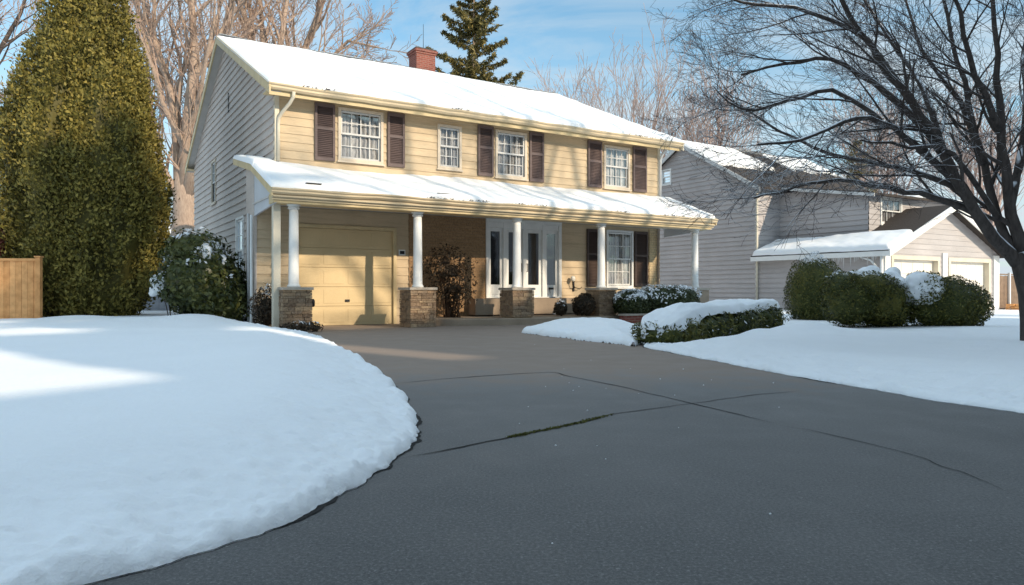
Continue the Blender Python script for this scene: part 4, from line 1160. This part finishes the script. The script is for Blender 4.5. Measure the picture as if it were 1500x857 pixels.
def build_shrubs():
    # snow dusted broadleaf bush at the left corner of the house
    b = (-7.55, 17.6, 0)
    t = shrub('holly_bush', 'big glossy dark green bush with patches of snow by the left corner of the house', 'bush', b,
          [(0, 0, 1.05, 1.02, .95, 1.0), (-.15, 0, 1.75, .75, .7, .62), (.45, .1, .75, .75, .8, .75), (-.75, .1, .95, .5, .5, .38)], 9500, 0.13, 'holly', 3, .5, .26, 8, .2, .3, snow_z=.45, patch=2.6)
    snow_cap(t, [(-.15, 0, 1.70, .68, .62, .55)], 1.05, .03, 3.6, .25, 6)
    snow_cap(t, [(-.85, -.05, .98, .42, .42, .33)], .75, .04, 2.2, .2, 2)
    # low hedge under a thick snow blanket
    a = Vector((2.42, 11.75, 0)); e = Vector((5.25, 15.1, 0)); dv = (e-a).normalized(); nv = Vector((dv.y, -dv.x, 0))
    L = (e-a).length; rot = math.atan2(dv.y, dv.x)
    rng = np.random.default_rng(4)
    top = lambda x: np.interp(x, [-.35, 0, .5, 1.3, 2.2, 3.2, 4.0, L+.1, L+.45], [.30, .42, .52, .58, .58, .62, .66, .62, .3])
    t = thing('snowy_hedge', a, 'low dark hedge under a thick rounded blanket of snow beside the drive', 'hedge', rot)
    ells = [(x_, 0, float(top(x_))*.42, .5 if 0 < x_ < L-.3 else .36, .50+.04*math.sin(5*x_), float(top(x_))*.60) for x_ in np.arange(0, L+.05, .42)]
    mb = MB(); ell_core(mb, ells, .82, .12, 2.0, 4); nc = len(mb.v)
    P, N = ell_points(rng, ells, 16000, .14, .2, 2.4, 4); n = len(P)
    V, Fc = leaves(rng, P, N, .085, .3, .9, .25)
    mb.add(V.tolist(), Fc.tolist())
    mb.build('foliage', 'yew', t, attr=np.r_[np.zeros(nc), np.repeat((rng.random(n) < .02).astype(float), 4)])
    gx, gy = np.meshgrid(np.linspace(-.30, L+.32, 200), np.linspace(-1, 1, 70), indexing='ij')
    ec = np.sqrt(np.clip(1-np.clip(np.maximum(-gx+.12, gx-L+.08)/.44, 0, 1)**2, 0, 1))
    hw = (.36+.07*fbm(gx*1.2, gx*0, 3, 3))*np.maximum(ec, .05)
    edge = np.sqrt(np.clip(1-np.abs(gy)**2.6, 0, 1))
    # how far the blanket hangs down the near side varies, so leaves break through
    hang = np.clip(.02+.13*fbm(gx*1.5+2, gx*0, 1, 3), .0, .2)
    Z = (top(gx)-.05)+(.14+.05*fbm(gx*1.3, gy, 0, 3))*edge*np.sqrt(np.clip(np.minimum(gx+.30, L+.32-gx)/.3, 0, 1))-np.where(np.abs(gy) > .85, (np.abs(gy)-.85)/.15, 0)*np.where(gy < 0, hang+.05, .15)+.010*fbm(gx*6, gy*4, 0, 3)
    mb = MB(); mb.grid(gx, gy*hw, Z); mb.build('snow_blanket', 'snow', t)
    # clipped yews on the right
    yy = dict(n=15000, size=.062, mat='yew', aspect=.35, lump=.14, depth=.16, freq=2.2, tilt=.9, group='clipped yew bushes on the verge')
    shrub('yew_bush', 'tall rounded dark green bush with frosted left side behind the snowy hedge', 'bush', (7.35, 17.5, 0), [(0, 0, .85, .72, .75, .92), (.12, 0, .6, .68, .7, .65)], seed=7, snow=.12, **yy)
    t = shrub('yew_bush', 'boxy clipped dark green bush with snow on its flat top, middle of three', 'bush', (6.95, 14.3, 0), [(-.25, 0, .70, .55, .6, .55), (.35, 0, .70, .6, .6, .55), (.05, -.1, .95, .6, .5, .35), (-.42, 0, .95, .35, .42, .34), (.55, .1, .5, .5, .5, .45)], seed=8, snow=.08, **yy)
    snow_cap(t, [(.02, .05, .96, .62, .5, .36), (.55, .05, .92, .45, .42, .36)], .74, .06, 1.0, .12, 4)
    t = shrub('yew_bush', 'rounded bush lying low with sunlit yellow green top, nearest the garage', 'bush', (8.45, 14.1, 0), [(0, 0, .62, .72, .7, .60), (-.38, 0, .85, .45, .5, .45), (.3, 0, .55, .55, .6, .48)], seed=9, snow=.22, **yy)
    snow_cap(t, [(-.42, -.05, .88, .45, .45, .42)], .85, .08, .9, .12, 9, bias=(-.55, -.35, 0))
    # boxwoods in front of the porch
    for k, (s, d, lab, el, sd) in enumerate(((9.75, -.75, 'round frosted boxwood between the fourth porch column and the end column', [(0, 0, .5, .78, .6, .46), (.55, .1, .5, .65, .55, .46)], 21), (8.65, -.75, 'smaller frosted boxwood just right of the fourth porch column', [(0, 0, .42, .55, .5, .42)], 22))):
        x, y = W2(s+.6, d)
        shrub('boxwood', lab, 'bush', (x, y, .1), el, 5200, .08, 'boxwood', sd, .55, .36, 0, .12, .2, snow_z=.35, patch=3.5, group='boxwoods by the porch')
    x, y = W2(8.05, -.1)
    shrub('boxwood', 'small round bronze green bush left of the fourth column pier', 'bush', (x, y, .17), [(0, 0, .30, .33, .33, .33)], 2200, .07, 'brown_leaf', 25, .5, .05, group='boxwoods by the porch')
    x, y = W2(7.5, .25)
    shrub('flower_shrub', 'tiny dark shrub flecked with white by the stoop end', 'bush', (x, y, .17), [(0, 0, .22, .2, .2, .24)], 500, .07, 'brown_leaf', 26, .5, .45, 5)
    # brick planter
    x, y = W2(9.0, -1.15)
    pt = thing('brick_planter', (x, y, 0), 'low red brick planter edge below the frosted boxwoods', 'planter', HROT)
    MB().box(-.45, .75, -.12, .12, 0, .20).build('brick_body', 'brick', pt); MB().box(-.47, .77, -.14, .14, .203, .25).build('coping', 'cap', pt)
    # leggy shrub beside the entrance
    x, y = W2(4.45, 1.0)
    t = shrub('leggy_shrub', 'leggy brown shrub with a leafy top standing against the brown brick porch wall', 'bush', (x, y, .17), [(0, 0, 1.25, .72, .5, .62), (-.15, 0, 1.5, .5, .42, .42), (.1, 0, .75, .6, .42, .5)], 2600, .10, 'brown_leaf', 31, .45, .04, 46, .25, .7, core=.25)
    # withered plants behind the corner post and at the first pier
    x, y = W2(-.28, 1.25)
    shrub('dry_shrub', 'brown withered shrub between the downspout and the corner post', 'bush', (x, y, .05), [(0, 0, .45, .36, .3, .5)], 1700, .08, 'brown_leaf', 33, .4, .05, 14, .2, .5, core=.4)
    x, y = W2(.02, -.55)
    shrub('dry_plant', 'flattened dry plant at the foot of the leftmost stone pier', 'plant', (x, y, .0), [(0, 0, .06, .42, .2, .16), (.3, 0, .08, .2, .15, .14)], 900, .10, 'brown_leaf', 34, .3, .08, 8, .2, .5, core=.4)
    # reddish bush behind the wooden fence
    shrub('red_bush', 'reddish brown bush behind the wooden fence at the left edge', 'bush', (-13.55, 18.6, 0), [(0, 0, 1.6, .75, .7, 1.6)], 4500, .14, 'red_leaf', 41, .5, .1, 0, .2, .3)

def build_fences():
    t = thing('wood_fence', (-12.4, 17.25, 0), 'new honey coloured board fence at the left edge beside the evergreen', 'fence', R(4))
    rr = random.Random(3); x = -9.2
    boards = MB()
    while x < .98:
        w = .135; boards.box(x, x+w-.006, -.012+rr.uniform(0, .004), .012, .05, 1.60+rr.uniform(-.004, .004)); x += w
    boards.build('boards', 'fence', t)
    mb = MB(); mb.box(-9.3, .98, -.035, .035, 1.60, 1.66); mb.build('top_rail', 'fence', t)
    for px in (-6.4, -4.0, -1.6, .99):
        MB().box(px, px+.11, -.06, .06, 0, 1.68 if px > 0 else 1.66).build('post', 'fence', t, bevel=.006)
    for px in (-6.4, -4.0, -1.6, .99):
        MB().box(px-.02, px+.13, -.08, .08, 1.682, 1.72).build('post_cap', 'fence', t, bevel=.006)
    t = thing('grey_fence', (-12.5, 25.0, 0), 'plain grey board fence in the gap between the evergreen and the big bush', 'fence', R(2))
    boards = MB(); x = -2
    while x < 3.6:
        boards.box(x, x+.17, -.012, .012, 0, 1.75); x += .175
    boards.build('boards', 'grey_fence', t); MB().box(-2, 3.6, -.03, .03, 1.753, 1.80).build('top_rail', 'grey_fence', t)
    # distant house beyond the fence
    t = thing('distant_house', at(240, 425, 60).xy.to_3d(), 'distant pale house with snowy roof glimpsed beside the big tree trunk', 'house', R(8))
    MB().box(-5, 5, 0, 8, -.2, 4.6).build('wall', 'side_siding', t)
    mb = MB(); mb.prism([(-.5, 4.5), (4, 6.6), (8.5, 4.5)], 0, -5.4, 5.4); mb.build('roof', 'roof_snow', t)
    # boards right of the garage
    x0, y0 = NX+.851*8.15+.526*5.4, NY+.526*8.15-.851*5.4
    t = thing('side_fence', (x0, y0, 0), 'weathered brown board fence right of the neighbouring garage', 'fence', HROT)
    boards = MB(); x = .02; rr = random.Random(6)
    while x < 4.0:
        boards.box(x, x+.13, -.012, .012, .05, 1.5+rr.uniform(-.02, .02)); x += .137
    boards.build('boards', 'brown_fence', t); MB().box(0, 4, -.03, .03, 1.53, 1.58).build('top_rail', 'brown_fence', t)
    for px in (0.9, 2.6): MB().box(px, px+.09, -.10, -.02, 0, 1.62).build('post', 'white', t)
    t = thing('firewood_stack', (x0+.6, y0-.35, .08), 'low stack of reddish firewood boards at the foot of the brown fence', 'woodpile', HROT)
    mb = MB()
    for k in range(3):
        for j in range(3): mb.box(-.4+rr.uniform(-.05, .05), .7+rr.uniform(-.08, .08), -.25+j*.17, -.10+j*.17, .09*k, .09*k+.075)
    mb.build('boards', 'fence', t)

# unseen houses and trees added on the sun side, shaped to shade drive and house
def QP(q, p): return (.763*q+.647*p, -.647*q+.763*p)
SROT = math.atan2(.763, .647)
def build_shade_casters():
    def simple_house(q, p0, p1, H, label, depth=8):  # added shade block; ridge height sets where its shadow ends
        x, y = QP(q, (p0+p1)/2); t = thing('shade_house', (x, y, 0), label, 'house', SROT)
        L = (p1-p0)/2; ez = H-3.2
        wl = lambda a, o, z: (a, depth/2+o, z); w2 = lambda a, o, z: (a, -depth/2-o, z)
        ops = [(-L+1.5+k*3, -L+2.6+k*3, 3.4, 4.7) for k in range(int((2*L-2)/3))]
        mb = MB(); lap_wall(mb, -L, L, 0, ez, wl, ops, .22); lap_wall(mb, -L, L, 0, ez, w2, (), .22)
        cl = lambda z: (-depth/2, depth/2) if z < ez else (-depth/2*(H-z)/3.2, depth/2*(H-z)/3.2)
        for sg in (-1, 1): lap_wall(mb, -depth/2, depth/2, 0, H, lambda a, o, z, sg=sg: (sg*(L+o), a, z), (), .22, clip=cl)
        mb.build('wall', 'neighbour_siding', t)
        for o in ops: window(t, *o, wl, 2, 2, 'white', 'dim_curtain')
        mb = MB(); hd = depth/2+.4; dz = 3.2*.4/(depth/2)
        for sg in (1, -1): mb.prism([(sg*hd, ez-dz), (0, H), (0, H+.15), (sg*hd, ez-dz+.15)], 0, -L-.3, L+.3)
        mb.build('roof', 'roof_snow', t)
    simple_house(10.5, 7.7, 23, 11.0, 'unseen large pale house added behind the viewer to cast shade')
    simple_house(10.5, -14, .8, 12.2, 'second unseen pale house added behind the viewer to cast shade')
    simple_house(10.5, .85, 2.75, 7.6, 'unseen narrow block added behind the viewer, kept low to leave a sunlit lawn patch')
    simple_house(10.5, 2.8, 5.9, 11.0, 'unseen tall narrow block added behind the viewer to cast shade')
    simple_house(10.5, 5.95, 7.65, 7.8, 'unseen low block added behind the viewer, kept low to let sun onto the drive')
    for k, (q, p, H, r, lab) in enumerate(((15.5, 7.4, 21.8, 3.6, 'unseen tall spruce added behind the viewer to cast shade'), (10, 26.5, 12, 2.4, 'unseen spruce added past the large house to cast shade'), (13.5, 6.3, 20.4, 3.2, 'second unseen tall spruce added behind the viewer to cast shade'))):
        x, y = QP(q, p)
        conifer('shade_spruce', lab, (x, y, 0), H, r, 60+k, 22, zlow=.05 if k == 1 else .62, dense=1.3, group='unseen spruces added for shade')  # spruces added out of view, crowns placed to cast shade
    PS = dict(seg=[6, 5, 4, 3], wig=[.14, .2, .25, .3], up=[.05, .05, .04, .03], sides=[6, 4, 3, 3], kids=[6, 4, 3], tmin=.25, ang=(22, 55), rr=.55, lr=(.45, .7), rmin=.010, tl=2)
    for k, (q, p, H) in enumerate(((5.2, 14.2, 20), (5.5, 19.6, 17))):  # bare trees added out of view for branch shadows on facade and roofs
        x, y = QP(q, p); T = Tree(90+k); base = Vector((x, y, 0)); T.trunk.tube([base, base+Vector((0, 0, H*.3))], [.34, .28], 8)
        for j in range(6):
            an = j*1.05+T.r.uniform(-.3, .3); T.grow(base+Vector((0, 0, H*.29)), Vector((math.cos(an)*.5, math.sin(an)*.5, 1)), H*.72, .15, 0, PS)
        T.done('shade_tree', base, ('bare tree added out of frame to the right for branch shadows', 'smaller bare tree added beyond the right edge for branch shadows')[k], 'tree', 'dark_bark', 'twig', 'unseen bare trees added for branch shadows')

build_ground(); build_lawns(); build_cracks()
build_house(); build_neighbour()
build_arborvitae(); build_back_trees(); build_front_tree(); build_shrubs(); build_fences(); build_shade_casters()

# ================================================================== LIGHT, SKY, CAMERA
EL = 25.0
sdir = Vector((.763, -.647, 0)).normalized()*math.cos(R(EL))+Vector((0, 0, math.sin(R(EL))))
sd = bpy.data.lights.new('sun', 'SUN'); sd.energy = 4.7; sd.angle = R(.9); sd.color = (1.0, .83, .62)
so = bpy.data.objects.new('sun', sd); col.objects.link(so); so.rotation_euler = sdir.to_track_quat('Z', 'Y').to_euler(); so.location = (10, -10, 20)

w = bpy.data.worlds.new('World'); sc.world = w; w.use_nodes = True
nt = w.node_tree; bg = nt.nodes['Background']
sky = nt.nodes.new('ShaderNodeTexSky'); sky.sky_type = 'NISHITA'; sky.sun_disc = False
sky.sun_elevation = R(EL); sky.sun_rotation = math.atan2(sdir.x, sdir.y); sky.air_density = 1.0; sky.dust_density = .6; sky.ozone_density = 1.6
# thin wisps of high cloud mixed into the sky
tc = nt.nodes.new('ShaderNodeTexCoord'); sep = nt.nodes.new('ShaderNodeSeparateXYZ'); nt.links.new(tc.outputs['Generated'], sep.inputs[0])
def wm(op, a, b):
    n = nt.nodes.new('ShaderNodeMath'); n.operation = op
    for s_, v in ((n.inputs[0], a), (n.inputs[1], b)):
        if isinstance(v, (int, float)): s_.default_value = v
        else: nt.links.new(v, s_)
    return n.outputs[0]
zz = wm('ADD', wm('MAXIMUM', sep.outputs[2], 0.0), .18)
cb = nt.nodes.new('ShaderNodeCombineXYZ'); nt.links.new(wm('DIVIDE', sep.outputs[0], zz), cb.inputs[0]); nt.links.new(wm('MULTIPLY', wm('DIVIDE', sep.outputs[1], zz), 1.6), cb.inputs[1])
def wn(scale, detail, rough, dist):
    n = nt.nodes.new('ShaderNodeTexNoise'); n.inputs['Scale'].default_value = scale; n.inputs['Detail'].default_value = detail
    n.inputs['Roughness'].default_value = rough; n.inputs['Distortion'].default_value = dist; nt.links.new(cb.outputs[0], n.inputs['Vector']); return n.outputs['Fac']
def wr(f, stops):
    n = nt.nodes.new('ShaderNodeValToRGB'); e = n.color_ramp.elements
    while len(e) < len(stops): e.new(.5)
    for el, (p, v) in zip(e, stops): el.position = p; el.color = (v, v, v, 1)
    nt.links.new(f, n.inputs['Fac']); return n.outputs['Color']
cl = wm('MULTIPLY', wr(wn(1.1, 8, .62, 1.6), [(.40, 0), (.68, 1)]), .7)
hz = wr(sep.outputs[2], [(.0, .85), (.16, .36), (.36, .06)])
fac = wm('MINIMUM', wm('ADD', cl, hz), 1.0)
mx = nt.nodes.new('ShaderNodeMix'); mx.data_type = 'RGBA'
tint = nt.nodes.new('ShaderNodeMix'); tint.data_type = 'RGBA'; tint.blend_type = 'MULTIPLY'; tint.inputs[0].default_value = 1
nt.links.new(sky.outputs[0], tint.inputs[6]); tint.inputs[7].default_value = (1.02, 1.40, 1.36, 1)
nt.links.new(fac, mx.inputs[0]); nt.links.new(tint.outputs[2], mx.inputs[6]); mx.inputs[7].default_value = (4.6, 5.2, 5.6, 1)
sky_fill = nt.nodes.new('ShaderNodeMix'); sky_fill.data_type = 'RGBA'     # unseen bright layer high overhead, added to lift the fill light
nt.links.new(wm('MULTIPLY', wr(sep.outputs[2], [(.36, 0), (.70, 1)]), .55), sky_fill.inputs[0]); nt.links.new(mx.outputs[2], sky_fill.inputs[6]); sky_fill.inputs[7].default_value = (6.6, 8.2, 9.4, 1)
nt.links.new(sky_fill.outputs[2], bg.inputs['Color']); bg.inputs['Strength'].default_value = .15

cd = bpy.data.cameras.new('camera'); cam = bpy.data.objects.new('camera', cd); col.objects.link(cam)
cam.location = (0, 0, CAM_H); cam.rotation_euler = (R(90), 0, 0)
cd.sensor_width = 36; cd.sensor_fit = 'HORIZONTAL'; cd.lens = F/1500*36; cd.shift_y = -3.5/1500
cd.clip_start = .05; cd.clip_end = 2000
sc.camera = cam
sc.view_settings.view_transform = 'Standard'; sc.view_settings.look = 'None'; sc.view_settings.exposure = 0; sc.view_settings.gamma = 1
sc.cycles.use_denoising = True
